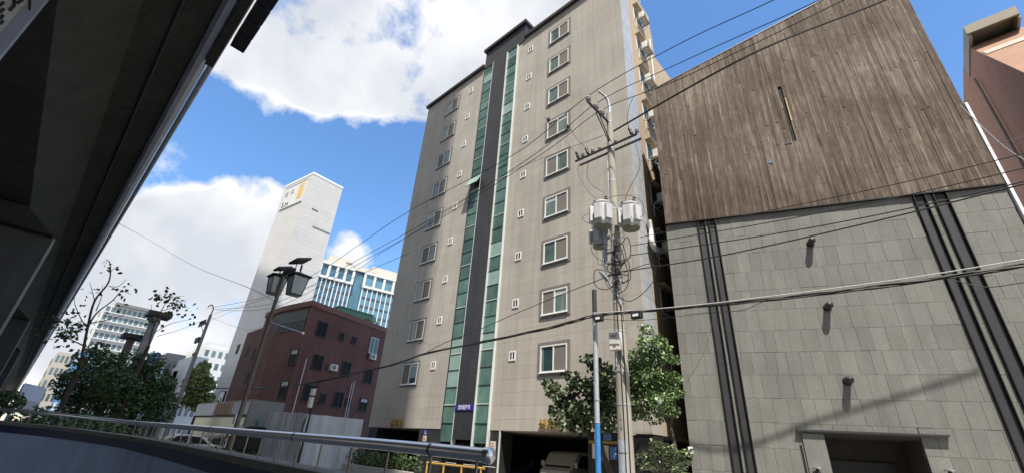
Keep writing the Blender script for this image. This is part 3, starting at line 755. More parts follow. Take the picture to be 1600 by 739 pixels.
def bwin(x, y, w, h, lit=False):
    q = hit2d(BB, dS, x, y); u = (q-BB).dot(dS); F = FS
    if u < .35:
        q = hit2d(BA, dC, x, y); u = (q-BA).dot(dC); F = FC
        u = min(u, lC-.6)
        if u < .35: q = hit2d(BL, dF, x, y); u = (q-BL).dot(dF); F = FF
    z = q.z
    wo = MB().box(u-w/2, u+w/2, .002, .05, z-h/2, z+h/2, F=F).build('window', 'brickpane' if not lit else 'pane', rdb)
    MB().box(u-w/2-.06, u-w/2, .0, .08, z-h/2-.06, z+h/2+.06, F=F).box(u+w/2, u+w/2+.06, .0, .08, z-h/2-.06, z+h/2+.06, F=F).box(u-w/2, u+w/2, .0, .08, z+h/2, z+h/2+.06, F=F).box(u-w/2-.1, u+w/2+.1, .0, .12, z-h/2-.06, z-h/2, F=F).box(u-.025, u+.025, .05, .07, z-h/2, z+h/2, F=F).build('frame', 'dark' if not lit else 'white', wo)
    if w > .8 and not lit and random.random() < .35: MB().box(u-w/2+.1, u+w/2-.05, .051, .056, z+h*.22, z+h/2-.03, F=F).build('pale_panel', 'farwhite', wo)
    return F, u, z
for (x, y, w, h) in ((502.5,514,.95,1.25),(459,557.5,.95,1.2),(496,565.7,.95,1.2),(540,576,.95,1.2),(575,588,.9,1.2),(443.5,608,1.0,1.25),(482,613.5,.95,1.25),(528,624,.95,1.25),(567,632,.9,1.1),
                     (534,525,.38,.6),(553,531.5,.38,.6),(503.6,623,.5,.8),(544,628,.6,.6)): bwin(x, y, w, h)
F, u, z = bwin(583.5, 540, 1.0, 1.5, True)
for (x, y) in ((386,548),(395,553),(385,590),(372,545)):
    q = hit2d(BL, dF, x, y); u2 = (q-BL).dot(dF)
    MB().box(u2-.4, u2+.4, .002, .05, q.z-.5, q.z+.5, F=FF).build('window', 'brickpane', rdb)
# top floor balcony opening on the chamfer, with railing
mb = MB(); mb.box(-.3, lC-.25, .003, .03, bz-2.1, bz-.25, F=FC); bo = mb.build('balcony_opening', 'dark', rdb)
mb = MB()
for k in range(12): mb.box(k*lC/12-.02, k*lC/12+.02, .05, .08, bz-2.1, bz-1.2, F=FC)
mb.box(-.1, lC-.3, .05, .09, bz-1.2, bz-1.15, F=FC); mb.build('railing', 'greywire', bo)
def ac_on(F, u, z, label):
    o = F(u, 0, z); r = thing('air_conditioner', label, 'air conditioner', o)
    MB().box(u-.38, u+.38, .1, .42, z-.28, z+.28, F=F).build('casing', 'acwhite', r, bevel=.02)
    MB().lathe([(.2,0),(.2,.012)], F(u-.06,.421,z), F.v, 18).build('fan_grille', 'greywire', r)
    MB().box(u-.36, u-.32, .03, .45, z-.34, z-.29, F=F).box(u+.32, u+.36, .03, .45, z-.34, z-.29, F=F).build('bracket', 'greywire', r)
ac_on(F, u-.05, z-1.1, 'white outdoor unit under the lit window at the right end of the maroon brick wall')
q = hit2d(BB, dS, 518, 574); ac_on(FS, (q-BB).dot(dS), q.z, 'small outdoor unit in the middle of the maroon brick wall')
for (x, ya, yb, lab) in ((478,560,650,'thin white gas pipe up the left part of the maroon brick wall'), (553,595,650,'pair side white gas pipe up the right part of the maroon brick wall'), (549,597,650,'left hand gas pipe of the close pair on the maroon brick wall')):
    a, b = hit2d(BB, dS, x, ya), hit2d(BB, dS, x-(yb-ya)*.2, yb)
    c = (a-BB).dot(dS)
    MB().tube([FS(c,.1,a.z), FS(c,.1,b.z-1)], .035, 6).build('gas_pipe', 'whitepaint', None, lab, 'pipe')
gr = thing('green_roof_hut', 'small green roof hut standing on the maroon brick building', 'hut', (-47, 22, bz))
MB().box(-47.3, -43.3, 19.5, 23.5, bz, bz+1.9).build('wall', 'greensheet', gr)
MB().box(-47.4, -43.2, 19.4, 23.6, bz+1.9, bz+2.0).build('roof', 'greensheet', gr)
# wild things on the roof edge
mb = MB(); q = hit2d(BB, dS, 583, 506); cluster(mb, (q.x-.6, q.y, bz+.75), (.8,.8,.3), 120, .18); mb.build('roof_plants', 'leafy', None, 'clump of yellowish plants on the roof edge of the maroon brick building', 'plants')

# small perpendicular sign with a black ring
q = P(344, 626, Y=13.2)
sgp = thing('hanging_sign', 'square white hanging sign with a black swirl ring left of the maroon brick building', 'sign', (q.x, q.y, q.z))
SFm = Fr(q, (1,0,0), (0,-1,0), (0,0,1))
MB().box(-.75, .75, -.06, .06, -.8, .8, F=SFm).build('panel', 'signwhite', sgp)
MB().box(-.82, -.75, -.08, .08, -.87, .87, F=SFm).box(.75, .82, -.08, .08, -.87, .87, F=SFm).box(-.75, .75, -.08, .08, .8, .87, F=SFm).box(-.75, .75, -.08, .08, -.87, -.8, F=SFm).build('frame', 'dark', sgp)
pts = [SFm(.33*math.cos(a), .075, -.02+.33*math.sin(a)) for a in [R(100-x) for x in range(0, 301, 20)]]
MB().tube(pts, [.02+.06*min(1,k/8) for k in range(len(pts))], 6).build('ring_mark', 'dark', sgp)
MB().box(.82, 2.0, -.03, .03, .55, .62, F=SFm).box(.82, 2.0, -.03, .03, -.62, -.55, F=SFm).build('bracket', 'dark', sgp)

# ================================================================== HOARDING ROUND THE VACANT LOT
HP = [V((-35.6, 12.5, 0)), V((-30.6, 13.3, 0)), V((-29.05, 16.6, 0))]
for (a, b, mt, lab, hh) in ((HP[0], HP[1], 'sheet1', 'dull grey sheet metal hoarding facing the street before the maroon building', 3.32), (HP[1], HP[2], 'sheet2', 'paler sheet metal hoarding wing between the vacant lot and the grey block', 3.2)):
    d = (b-a).normalized(); L_ = (b-a).length; F = Fr(a, d, V((d.y,-d.x,0)), (0,0,1))
    t = thing('hoarding', lab, 'hoarding', a)
    mb = MB(); k = 0; u = 0
    while u < L_-.01:
        w = min(random.uniform(.42,.62), L_-u); e = .05 if k % 2 else 0
        mb.box(u, u+w-.004, e, e+.03, .05, hh-.03*random.random()-.02*k*(.4), F=F); u += w; k += 1
    mb.build('sheet', mt, t)
    mb = MB()
    for k in range(4): mb.tube([F(L_*k/3,-.05,0), F(L_*k/3,-.05,hh-.3)], .03, 6)
    mb.build('support_post', 'galv', t)
MB().box(-37.6, -35.7, 12.35, 12.4, .1, 2.75).box(-36.6, -36.5, 12.3, 12.35, .1, 2.9).build('sheet_panel', 'greensheet', None, 'pale green sheet panel at the left end of the grey hoarding', 'panel')
# service post with meter boxes in front of the hoarding
a, b = P(497, 597, Y=12.3), P(466, 685, Y=12.3)
t = thing('service_post', 'dark service post with two pale meter boxes before the hoarding', 'utility post', (b.x, b.y, .1))
MB().tube([(a.x, a.y, .1), (a.x, a.y, a.z)], .06, 8).build('post', 'dark', t)
for (x, y, w, h) in ((489,612,.34,.38),(485,628,.3,.6)):
    q = P(x, y, Y=12.15); MB().box(a.x-w/2, a.x+w/2, q.y-.1, q.y+.1, q.z-h/2, q.z+h/2).build('meter_box', 'acwhite', t, bevel=.01)
for k in range(3):
    MB().tube(spline([(a.x-.05+.05*k, 12.22, 3.3), (a.x-.25-.1*k, 12.2, 2.4), (a.x-.1*k, 12.2, 1.2), (a.x+.1-.15*k, 12.2, .3)], 8), .018, 5).build('loose_cable', 'cable', t)
mb = MB()
for k in range(22): cluster(mb, (-24+k*.5, 4.75+random.uniform(-.15,.15), .75+random.uniform(-.1,.25)), (.45,.3,.5), 130, .10)
t = thing('hedge', 'low dark hedge along the kerb behind the lantern post', 'hedge', (-19, 4.75, .1)); mb.build('foliage', 'leaf3', t); mb = MB()
for k in range(9): mb.tube([(-23.6+k*1.25, 4.75, .1), (-23.6+k*1.25, 4.75, .8)], .025, 5)
mb.build('stem', 'bark', t)
# white planter kerb and shrubs at the hoarding's foot
MB().box(-27.6, -20.6, 14.9, 15.15, .1, .55).build('planter_kerb', 'kerb', None, 'low pale planter kerb in front of the left carport bay', 'kerb')
mb = MB()
for k in range(16): cluster(mb, (-28+k*.42, 15.7+random.uniform(-.3,.3), .8+random.uniform(0,.25)), (.45,.4,.45), 130, .12)
t = thing('hedge', 'dark low hedge behind the planter kerb under the hoarding wing', 'hedge', (-25, 15.7, .1))
mb.build('foliage', 'leaf3', t); mb = MB()
for k in range(8): mb.tube([(-28+k*.85, 15.7, .1), (-28+k*.85, 15.75, .8)], .03, 5)
mb.build('stem', 'bark', t)

# ================================================================== ELEVATED DECK
dk = thing('elevated_roadway', 'dark concrete underside of an elevated roadway crossing overhead on the left', 'overpass', (-30, -5, 0))
XA, XB = -330, 60
def strip(mb, a, b):
    mb.face([(XA, a[0], a[1]), (XB, a[0], a[1]), (XB, b[0], b[1]), (XA, b[0], b[1])])
mb = MB(); strip(mb, (-.03, 8.3), (-.92, 8.02)); strip(mb, (-.03, 8.3), (-.03, 9.6)); strip(mb, (-12.8, 9.6), (-.03, 9.6)); strip(mb, (-12.8, 8.3), (-12.8, 9.6)); strip(mb, (-11.9, 8.02), (-12.8, 8.3))
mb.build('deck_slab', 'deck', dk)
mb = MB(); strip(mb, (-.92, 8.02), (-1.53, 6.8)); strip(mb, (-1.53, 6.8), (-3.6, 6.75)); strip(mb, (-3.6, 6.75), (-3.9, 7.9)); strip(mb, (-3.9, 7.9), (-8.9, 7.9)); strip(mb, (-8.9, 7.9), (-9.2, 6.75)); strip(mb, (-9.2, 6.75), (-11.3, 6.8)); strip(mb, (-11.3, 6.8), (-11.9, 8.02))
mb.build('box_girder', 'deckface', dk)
for k in range(24):
    x = -1.5-5.2*k; mb = MB()
    for (p, q) in (((-.06, 8.285), (-.92, 8.014)), ((-.93, 7.99), (-1.535, 6.79)), ((-1.54, 6.794), (-3.58, 6.744))):
        mb.face([(x-.012, p[0], p[1]), (x+.012, p[0], p[1]), (x+.012, q[0], q[1]), (x-.012, q[0], q[1])])
    mb.build('joint_seam', 'joint', dk)
MB().tube([(XA, -.48, 8.13), (XB, -.48, 8.13)], .022, 6).build('drip_groove', 'joint', dk)
# metal fascia and gutter along the edge
mb = MB()
prof = [(-.04, 8.27), (.03, 8.20), (.12, 8.19), (.19, 8.24), (.21, 8.34), (.21, 8.6), (-.04, 8.6)]
for k in range(6): strip(mb, prof[k], prof[k+1])
fa = mb.build('fascia', 'fasciametal', dk)
mb = MB(); mb.tube([(XA, .27, 8.30), (XB, .27, 8.30)], .055, 10); mb.build('conduit', 'galv', dk)
box('lighting_tray', 'deck', dk, -8.8, 5, .16, .30, 8.12, 8.5)
for k in range(4):
    x = -7.55-.42+.47*k
    MB().box(x-.2, x+.2, .36, .60, 8.32, 8.62).build('floodlight', 'dark', None, 'black box floodlight on the edge of the elevated roadway, one of an even row', 'floodlight', 'black floodlights in a row on the deck edge', bevel=.01)
    if k == 3: pass
# piers
for (x, yy, lab) in ((-16.6, -.80, 'nearest pale edged concrete pier under the elevated roadway'), (-32.5, -.80, 'second concrete pier under the elevated roadway'), (-48.5, -.80, 'third and farthest visible pier under the elevated roadway')):
    t = thing('bridge_pier', lab, 'pier', (x, -3, 0))
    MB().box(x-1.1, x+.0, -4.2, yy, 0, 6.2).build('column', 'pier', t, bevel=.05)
    MB().box(x-.4, x+.015, yy-.02, yy+.015, 0, 6.19).build('lit_edge_strip', 'litedge_post', t)  # pale strip stands in for the pier's lit edge
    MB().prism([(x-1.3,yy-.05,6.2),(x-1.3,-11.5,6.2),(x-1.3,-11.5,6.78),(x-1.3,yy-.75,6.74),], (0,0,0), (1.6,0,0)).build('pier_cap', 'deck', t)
# sign board hanging under the deck
q = P(40, 40, X=-7.0)
sb = thing('sign_board', 'pale hanging board with dark strokes of lettering in the upper left corner', 'sign', (-7.0, -1.55, 5.6))
GF = Fr((-7.0, -1.54, 6.05), (0,-1,0), (1,0,0), (0,0,1))
MB().box(.09, 2.2, -.03, .03, -1.2, 1.2, F=GF).build('board', mat('board_face', (.50,.50,.44), .7, var=.08, scale=4), sb)
MB().box(-.01, .09, -.05, .05, -1.3, 1.3, F=GF).box(.09, 2.3, -.05, .05, -1.3, -1.2, F=GF).box(.09, 2.3, -.05, .05, 1.2, 1.3, F=GF).build('frame', mat('board_frame', (.33,.34,.40), .5, .2), sb)
lt = MB()
for (x0p, y0p, x1p, y1p) in ((47,0,46,17),(23,0,22,10),(22,10,15,17),(35,0,27,6),(0,9,6,4),(0,20,6,14),(0,30,5,24),(0,38,5,33)):
    a, b = P(x0p, y0p, X=-6.955), P(x1p, y1p, X=-6.955); lt.tube([a, b], .014, 6)
lt.build('lettering', 'dark', sb)
MB().tube([(-7,-1.8,7.35),(-7,-1.8,6.7)], .02, 6).tube([(-7,-3.4,7.35),(-7,-3.4,6.7)], .02, 6).build('hanger', 'galv', sb)

# ================================================================== NEAR WALL AND HANDRAIL
rail = [V((-1.66,1.65,1.73)), V((-2.59,1.65,1.745)), V((-4.75,1.65,1.765)), V((-6.95,1.65,1.785)), V((-8.9,1.62,1.80)), V((-10.6,1.50,1.815)), V((-12.4,.80,1.865)), V((-13.6,-.10,1.90)), V((-14.4,-1.2,1.93))]
wl_ = thing('parapet_wall', 'blue grey painted parapet wall with navy top stripe along the near foreground', 'wall', (-6, 1.6, 0))
rl = spline([V((.6,1.65,1.70)), V((-.5,1.65,1.71))]+rail, 8)
def ribbon(mb, path, dz0, dz1, y0, y1):
    for i in range(len(path)-1):
        a, b = path[i], path[i+1]
        def nrm(j):
            t = (path[min(j+1,len(path)-1)]-path[max(j-1,0)]); t.z = 0; t.normalize(); return V((t.y, -t.x, 0))*-1 if False else V((-t.y, t.x, 0))
        na, nb = nrm(i), nrm(i+1)                # pointing towards the camera side
        def zz(p, d): return d if d < .5 and d >= 0 else p.z+d
        for (u0, u1, v0, v1) in ((y0,y0,dz0,dz1),(y1,y1,dz0,dz1),(y0,y1,dz0,dz0),(y0,y1,dz1,dz1)):
            q = [a+na*u0, b+nb*u0, b+nb*u1, a+na*u1]
            if u0 == u1: mb.face([V((q[0].x,q[0].y,zz(a,v0))), V((q[1].x,q[1].y,zz(b,v0))), V((q[1].x,q[1].y,zz(b,v1))), V((q[0].x,q[0].y,zz(a,v1)))], True)
            else: mb.face([V((q[0].x,q[0].y,zz(a,v0))), V((q[1].x,q[1].y,zz(b,v0))), V((q[2].x,q[2].y,zz(b,v0))), V((q[3].x,q[3].y,zz(a,v0)))], True)
    return mb
sgn_ = 1
ribbon(MB(), rl, 0, -.39, -.16, .05).build('wall_face', 'wallpaint', wl_)
ribbon(MB(), rl, -.388, -.262, -.163, .056).build('navy_stripe', 'navy', wl_)
ribbon(MB(), rl, -.26, -.20, -.19, .075).build('coping', 'coping', wl_)
hr = thing('handrail', 'stainless steel handrail with balusters on top of the near parapet wall', 'railing', (-6, 1.65, 1.5))
MB().tube(spline(rail, 8), .0325, 20, cap=False).build('rail_tube', 'chrome', hr)
MB().lathe([(.034,-.03),(.037,-.028),(.037,.002),(.030,.012),(.014,.017),(.0,.019)], rail[0], (1,0,-.02), 24).build('end_cap', 'chrome', hr)
wp = spline(rail, 8)
for i_ in (5, 13, 21, 29, 37):
    d_ = (wp[i_+1]-wp[i_]).normalized(); MB().lathe([(.033,-.012),(.0355,-.008),(.0355,.008),(.033,.012)], wp[i_], d_, 20).build('joint_sleeve', 'chromedull', hr)
path = spline(rail, 24); acc_ = .28; last = path[0]
bal = []
for p in path[1:]:
    acc_ += (p-last).length; last = p
    if acc_ > .36: acc_ = 0; bal.append(p.copy())
for p in bal[:90]:
    MB().tube([p-V((0,0,.035)), p-V((0,0,.20))], .0075, 8).build('baluster', 'chromedull', hr)

# ================================================================== CONCRETE UTILITY POLE
PX, PY = -7.32, 13.0
up = thing('utility_pole', 'tall concrete utility pole carrying transformers and overhead wires', 'utility pole', (PX, PY, .12))
MB().tube([(PX, PY, .1), (PX, PY, 15.1)], [.245, .125], 20).build('pole', 'conc', up)
for z in (3.3, 4.3, 5.6, 6.6, 7.4, 8.3, 9.0, 10.3, 11.6, 13.2, 14.6): MB().lathe([(.247-.008*z, -.03), (.253-.008*z, -.03), (.253-.008*z, .03), (.247-.008*z, .03)], (PX, PY, z), (0,0,1), 20).build('band', 'galv', up)
mb = MB()
for k in range(14):
    z = 1.9+.55*k; s_ = 1 if k % 2 else -1
    mb.tube([(PX+s_*.15, PY-.02, z), (PX+s_*.36, PY-.02, z)], .011, 6)
mb.build('step_bolt', 'galv', up)
MB().tube(spline([(PX+.10, PY-.235, .2), (PX+.10, PY-.215, 3), (PX+.06, PY-.21, 6), (PX+.04, PY-.19, 9)], 6), .016, 6).tube(spline([(PX+.20, PY-.15, .2), (PX+.19, PY-.14, 3), (PX+.16, PY-.13, 6.5)], 6), .018, 6).build('riser_cable', 'cable', up)
MB().tube([(PX-.14, PY-.1, 7.5), (PX-.13, PY-.1, 12.6)], .03, 6).build('conduit', 'galv', up)
mb = MB()
for z, w, h, mt in ((1.95, .2, .35, 'signwhite'), (1.4, .22, .5, 'signwhite')):
    pts = [(PX+(.242)*math.sin(a), PY-(.242)*math.cos(a)) for a in (-.7,-.35,0,.35,.7)]
    for k in range(4): mb.face([(pts[k][0],pts[k][1],z),(pts[k+1][0],pts[k+1][1],z),(pts[k+1][0],pts[k+1][1],z+h),(pts[k][0],pts[k][1],z+h)])
mb.build('sticker', 'galv', up)
text_mb(MB(), 'ㅣ\nㄷ\nㅣ\nㅁ', .13, (PX-.05, PY-.232, 2.95), (1,0,0), (0,0,1), .004).build('lettering', 'greywire', up)
# arm pointing to the street with three pin insulators
arm = MB().box(PX-.035, PX+.035, 11.3, PY-.05, 14.52, 14.60).build('crossarm', 'steel', up)
MB().tube([(PX-.05, 12.0, 14.5), (PX-.03, PY-.1, 13.55)], .025, 6).tube([(PX+.05, 12.0, 14.5), (PX+.03, PY-.1, 13.55)], .025, 6).build('brace', 'steel', up)
def insul(o, w, parent, s_=1):
    return MB().lathe([(.03*s_,0),(.035*s_,.05*s_),(.085*s_,.06*s_),(.085*s_,.075*s_),(.04*s_,.09*s_),(.08*s_,.12*s_),(.08*s_,.135*s_),(.04*s_,.15*s_),(.07*s_,.18*s_),(.06*s_,.22*s_),(.03*s_,.25*s_)], o, w, 14).build('insulator', 'porcelain', parent)
YI = [11.38, 11.95, 12.42]
for y in YI: insul((PX, y, 14.60), (0,0,1), up, 1.25)
# bent riser at the top
MB().tube(spline([(PX+.02, PY, 15.0), (PX+.02, PY, 15.55), (PX-.06, PY-.12, 16.0), (PX-.25, PY-.4, 16.25)], 8), [.07]*8+[.06]*9+[.05]*8, 10).build('top_pipe', 'galv', up)
# long arm along the street
zA = 12.85+.33
MB().box(-8.98, -6.05, PY-.22, PY-.15, zA, zA+.07).box(-8.98, -6.05, PY+.13, PY+.2, zA, zA+.07).build('crossarm', 'steel', up)
for x in (-8.75, -8.25, -6.2):
    c = MB(); c.tube([(x, PY-.2, zA+.05), (x-.12, PY-.25, zA+.45)], .045, 8); c.lathe([(.06,0),(.07,.1),(.05,.2),(.07,.28),(.03,.36)], (x-.05, PY-.22, zA+.12), (-.25,-.1,1), 10)
    c.build('fuse_cutout', 'dark', up); insul((x+.16, PY-.18, zA+.07), (0,0,1), up)
for x in (-7.75, -7.0): insul((x, PY-.18, zA+.06), (0,0,1), up, .8)
# transformers
def transformer(x, y, z, label, s=1.0):
    r = thing('transformer', label, 'transformer', (x, y, z), 'transformers on the utility pole')
    MB().lathe([(.30*s,.0),(.33*s,.03),(.34*s,.12),(.34*s,.86*s)], (x,y,z), (0,0,1), 28).build('tank', 'can', r)
    MB().lathe([(.31*s,-.04),(.31*s,.0)], (x,y,z), (0,0,1), 28).build('base', 'canbottom', r)
    MB().lathe([(.36*s,.86*s),(.365*s,.90*s),(.30*s,.96*s),(.12*s,1.0*s)], (x,y,z), (0,0,1), 28).build('lid', 'can', r)
    for k in range(3):
        g = -2.4 + k*1.0
        c, s_ = math.cos(g), math.sin(g)
        F = Fr((x,y,z), (c,s_,0), (-s_,c,0), (0,0,1))
        MB().box(.33*s, .47*s, -.13*s, .13*s, .12, .74*s, F=F).build('cooling_fin', 'can', r, bevel=.015)
    for g in (-2.9, -.4, 1.2):
        MB().lathe([(.05,0),(.07,.04),(.045,.08),(.065,.12),(.04,.16),(.05,.2),(.02,.24)], (x+.2*s*math.cos(g), y+.2*s*math.sin(g), z+.94*s), (math.cos(g)*.4, math.sin(g)*.4, 1), 10).build('bushing', 'dark', r)
    F = Fr((x,y,z), (1,0,0), (0,1,0), (0,0,1))
    MB().box(-.07, .07, -.36*s, -.345*s, .50*s, .62*s, F=F).build('plate', 'greywire', r)
    MB().tube([(x-.30*s, y, z+.8*s), (x, y, z+.93*s), (x+.30*s, y, z+.8*s)], .012, 6).build('lug', 'dark', r)
    d = V((PX-x, PY-y, 0)); L_ = d.length; d.normalize(); F = Fr((x,y,z), d, V((-d.y,d.x,0)), (0,0,1))
    MB().box(.3*s, max(L_-.1,.4), -.05, .05, .2, .28, F=F).box(.3*s, max(L_-.1,.4), -.05, .05, .62, .70, F=F).build('mount', 'galv', r)
transformer(-7.50, 12.42, 9.42, 'grey can transformer hung on the street side of the concrete pole, nearest of three')
transformer(-6.62, 12.92, 9.28, 'grey can transformer hung on the right of the concrete pole')
transformer(-8.02, 13.05, 8.98, 'smaller grey transformer half hidden behind the other can left of the pole', .86)
MB().box(-7.72, -7.60, 12.78, 12.86, 7.9, 9.3).build('equipment_strut', 'galv', up)
# white cabinet, splice boxes, street light
q = P(962, 533, Y=12.72)
t = thing('meter_cabinet', 'white metal cabinet strapped to the concrete pole above the tree', 'cabinet', q)
MB().box(q.x-.19, q.x+.19, q.y-.1, q.y+.1, q.z-.29, q.z+.29).build('case', 'acwhite', t, bevel=.015)
MB().box(q.x-.06, q.x+.05, q.y-.106, q.y-.102, q.z-.20, q.z-.14).build('label_plate', 'greywire', t)
text_mb(MB(), '관제', .10, (q.x-.11, q.y-.106, q.z+.12), (1,0,0), (0,0,1), .004).build('lettering', 'greywire', t)
MB().tube([(q.x, q.y, q.z-.29), (q.x, q.y, q.z-.8)], .02, 6).build('conduit', 'galv', t)
for (x, y, w, h, lab) in ((995,492,.36,.24,'black splice box with a white label on the cable bundle right of the concrete pole'), (936,497,.30,.22,'black splice box with a white label beside the slim blue and grey post')):
    q = P(x, y, Y=12.3); t = thing('splice_box', lab, 'junction box', q)
    MB().box(q.x-w/2, q.x+w/2, q.y-.08, q.y+.08, q.z-h/2, q.z+h/2).build('case', 'dark', t, bevel=.03)
    MB().box(q.x-w*.28, q.x+w*.25, q.y-.088, q.y-.082, q.z-.05, q.z+.03).build('label_plate', 'signwhite', t)
a, b, c = P(960, 455, Y=12.85), P(951, 440, Y=12.7), P(936, 424, Y=12.45)
t = thing('street_light', 'small grey street light head on an arm from the concrete pole', 'street light', a)
MB().tube([a, b], .025, 8).build('arm', 'galv', t)
d = (c-b).normalized(); sd = d.cross(V((0,0,1))).normalized()
pl = []
for k in range(7):
    f = k/6; w = .10*math.sin(math.pi*(.12+.83*f))+.02; pl.append((b+(c-b)*f, w))
mb = MB()
for k in range(6):
    (p_, w_), (q_, x_) = pl[k], pl[k+1]; upv = V((0,0,.05))
    mb.face([p_-sd*w_, q_-sd*x_, q_+sd*x_, p_+sd*w_]); mb.face([p_-sd*w_+upv, p_+sd*w_+upv, q_+sd*x_+upv, q_-sd*x_+upv])
    mb.face([p_-sd*w_, p_-sd*w_+upv, q_-sd*x_+upv, q_-sd*x_]); mb.face([p_+sd*w_, q_+sd*x_, q_+sd*x_+upv, p_+sd*w_+upv])
mb.face([pl[6][0]-sd*pl[6][1], pl[6][0]+sd*pl[6][1], pl[6][0]+sd*pl[6][1]+V((0,0,.05)), pl[6][0]-sd*pl[6][1]+V((0,0,.05))])
mb.build('lamp_head', 'galv', t)

# slim blue and grey post
bx, by = -7.98, 12.5
t = thing('slim_post', 'slim galvanised post painted blue at the bottom beside the concrete pole', 'post', (bx, by, .12))
MB().tube([(bx, by, 2.72), (bx, by, 6.2)], .080, 14).build('upper_tube', 'galv', t)
MB().tube([(bx, by, 6.2), (bx, by, 7.05)], .082, 14).build('dark_top', 'steel', t)
MB().tube([(bx, by, .1), (bx, by, 2.72)], .085, 14).build('blue_tube', 'bluepaint', t)
mb = MB()
for z in (2.74, 3.4, 5.9, 6.2): mb.lathe([(.080,-.02),(.092,-.02),(.092,.02),(.080,.02)], (bx, by, z), (0,0,1), 14)
mb.build('clamp', 'galv', t)
MB().tube([(bx-.09, by, 1.6), (bx-.09, by, 3.9)], .016, 6).build('conduit', 'galv', t)

# ================================================================== OVERHEAD WIRES
def wire(pts, r, mt, label, cat='wire', name='overhead_wire', n=10, group=None):
    w = []
    for p in pts:
        w.append(p if isinstance(p, V) else P(p[0], p[1], Y=p[2]))
    return MB().tube(spline(w, n), r, 6).build(name, mt, None, label, cat, group)
FPx, FPy = -49.5, 10.0
insz = 14.60+.31
wire([(1330,-62,11.0), (1210,0,11.2), (1060,70,11.3), V((PX,YI[0],insz)), (806,240,11.2), (640,330,11.0), (560,383,10.9), (500,423,10.7), (420,462,10.4), V((FPx-.9,9.6,12.5))], .016, 'cable', 'topmost black power wire running past the pole top and down towards the left')
wire([(1400,-62,11.6), (1282,0,11.75), (1060,100,11.9), V((PX,YI[1],insz)), (838,240,11.8), (690,333,11.6), (560,405,11.3), (500,439,11.0), (420,475,10.6), V((FPx,9.9,12.35))], .016, 'cable', 'second black power wire from the middle insulator of the pole top')
wire([(1440,-62,12.2), (1320,0,12.3), (1060,125,12.4), V((PX,YI[2],insz)), (850,239,12.2), (700,334,12.0), (560,412,11.6), (500,447,11.2), (420,482,10.7), V((FPx+.9,10.2,12.2))], .016, 'cable', 'third black power wire from the innermost insulator of the pole top')
S_a, S_b, S_c = V((-6.95,17.25,2.38)), V((-2.82,18.83,3.49)), V((1.13,20.33,4.93))
wire([S_c+SUN*14, S_b+SUN*14, S_a+SUN*14, V((PX-.05,PY+.16,14.2))], .042, 'cable', 'thick black neutral cable sloping across in front of the timber wall')
wire([V((PX-.05,PY+.16,14.2)), (800,268,12.9), (700,330,12.7), (600,392,12.2), (520,436,11.6), V((FPx+.5,10.1,11.9))], .011, 'cable', 'thin black wire continuing left from the thick neutral cable across the grey block')
# low voltage lines to the right
lv = [([(1000,371,12.9),(1200,330,12.9),(1400,288,12.9),(1600,240,12.9),(1720,205,12.9)], .012, 'highest of the four thin black wires crossing the top of the stone wall'),
      ([(985,384,12.8),(1200,348,12.8),(1400,309,12.8),(1600,263,12.8),(1720,232,12.8)], .013, 'second of the four thin black wires crossing the top of the stone wall'),
      ([(985,399,12.7),(1200,367,12.7),(1400,330,12.7),(1600,284,12.7),(1720,252,12.7)], .015, 'third of the four thin black wires crossing the top of the stone wall'),
      ([(965,425,12.7),(1090,406,12.6),(1200,384,12.6),(1400,338,12.6),(1600,288,12.6),(1720,258,12.6)], .018, 'lowest of the four thin black wires crossing the top of the stone wall')]
for p, r, lab in lv: wire(p, r, 'cable', lab)
wire([(1190,306,13.0),(1400,262,13.0),(1600,214,13.0),(1720,182,13.0)], .007, 'greywire', 'very thin grey wire crossing the lower part of the timber wall')
wire([(1500,165,16),(1560,222,14),(1600,250,13),(1680,300,12.5)], .012, 'greywire', 'grey wire falling across the orange brick building at far right')
# communications bundle
bun = [(-60,610,11.0),(300,606,11.4),(435,604,11.8),(590,575,12.1),(665,552,12.2),(760,533,12.3),(870,509,12.35),(930,493,12.4),(1000,486,12.4),(1140,474,12.4),(1280,459,12.4),(1400,444,12.4),(1600,414,12.4),(1740,388,12.4)]
bw = [P(p[0],p[1],Y=p[2]) for p in bun[1:]]
t = thing('cable_bundle', 'thick black bundle of communication cables slung from left to right across the whole street', 'cable bundle', bw[6])
sp2 = spline(bw, 12)
for k in range(5):
    ph = k*1.3
    MB().tube([p+V((0, .03*math.sin(i*.35+ph), .035*math.cos(i*.27+ph*1.7))) for i, p in enumerate(sp2)], .020 if k < 3 else .011, 5).build('cable_strand', 'cable', t)
wire([(930,489,12.3),(1060,479,12.3),(1200,463,12.3),(1400,437,12.3),(1600,405,12.3),(1740,380,12.3)], .012, 'whitewire', 'white cable running just above the black bundle before the stone wall')
wire([(930,497,12.3),(1000,500,12.3),(1110,488,12.3),(1160,484,12.3),(1200,467,12.3)], .008, 'cable', 'slack thin black cable loop hanging under the bundle left on the stone wall')
wire([(1490,437,12.3),(1540,448,12.3),(1600,441,12.3),(1700,430,12.3)], .009, 'cable', 'slack thin black cable hanging under the bundle at the right edge')
wire([(962,425,12.8),(938,436,12.6),(870,463,12.4),(800,492,12.3),(745,516,12.25),(700,533,12.2),(668,549,12.2)], .014, 'cable', 'single black cable rising from the bundle to the concrete pole across the grey block')
wire([(560,505,13),(630,525,13.2),(700,543,13.4),(760,530,13.2)], .007, 'greywire', 'thin grey cable sagging across the lower left of the grey block')
wire([P(185,349,Z=8.3), (240,379,3.0), (300,414,4.25), (388,449,4.3), V((-13.9,4.3,5.35))], .010, 'greywire', 'thin grey wire from the elevated roadway to the lantern post')
wire([V((FPx,10,11.6)), (388,515,9.4), (430,495,8.5), (480,468,8), (560,430,8.2), (640,395,9)], .010, 'cable', 'thin black wire passing behind the lantern post towards the grey block')
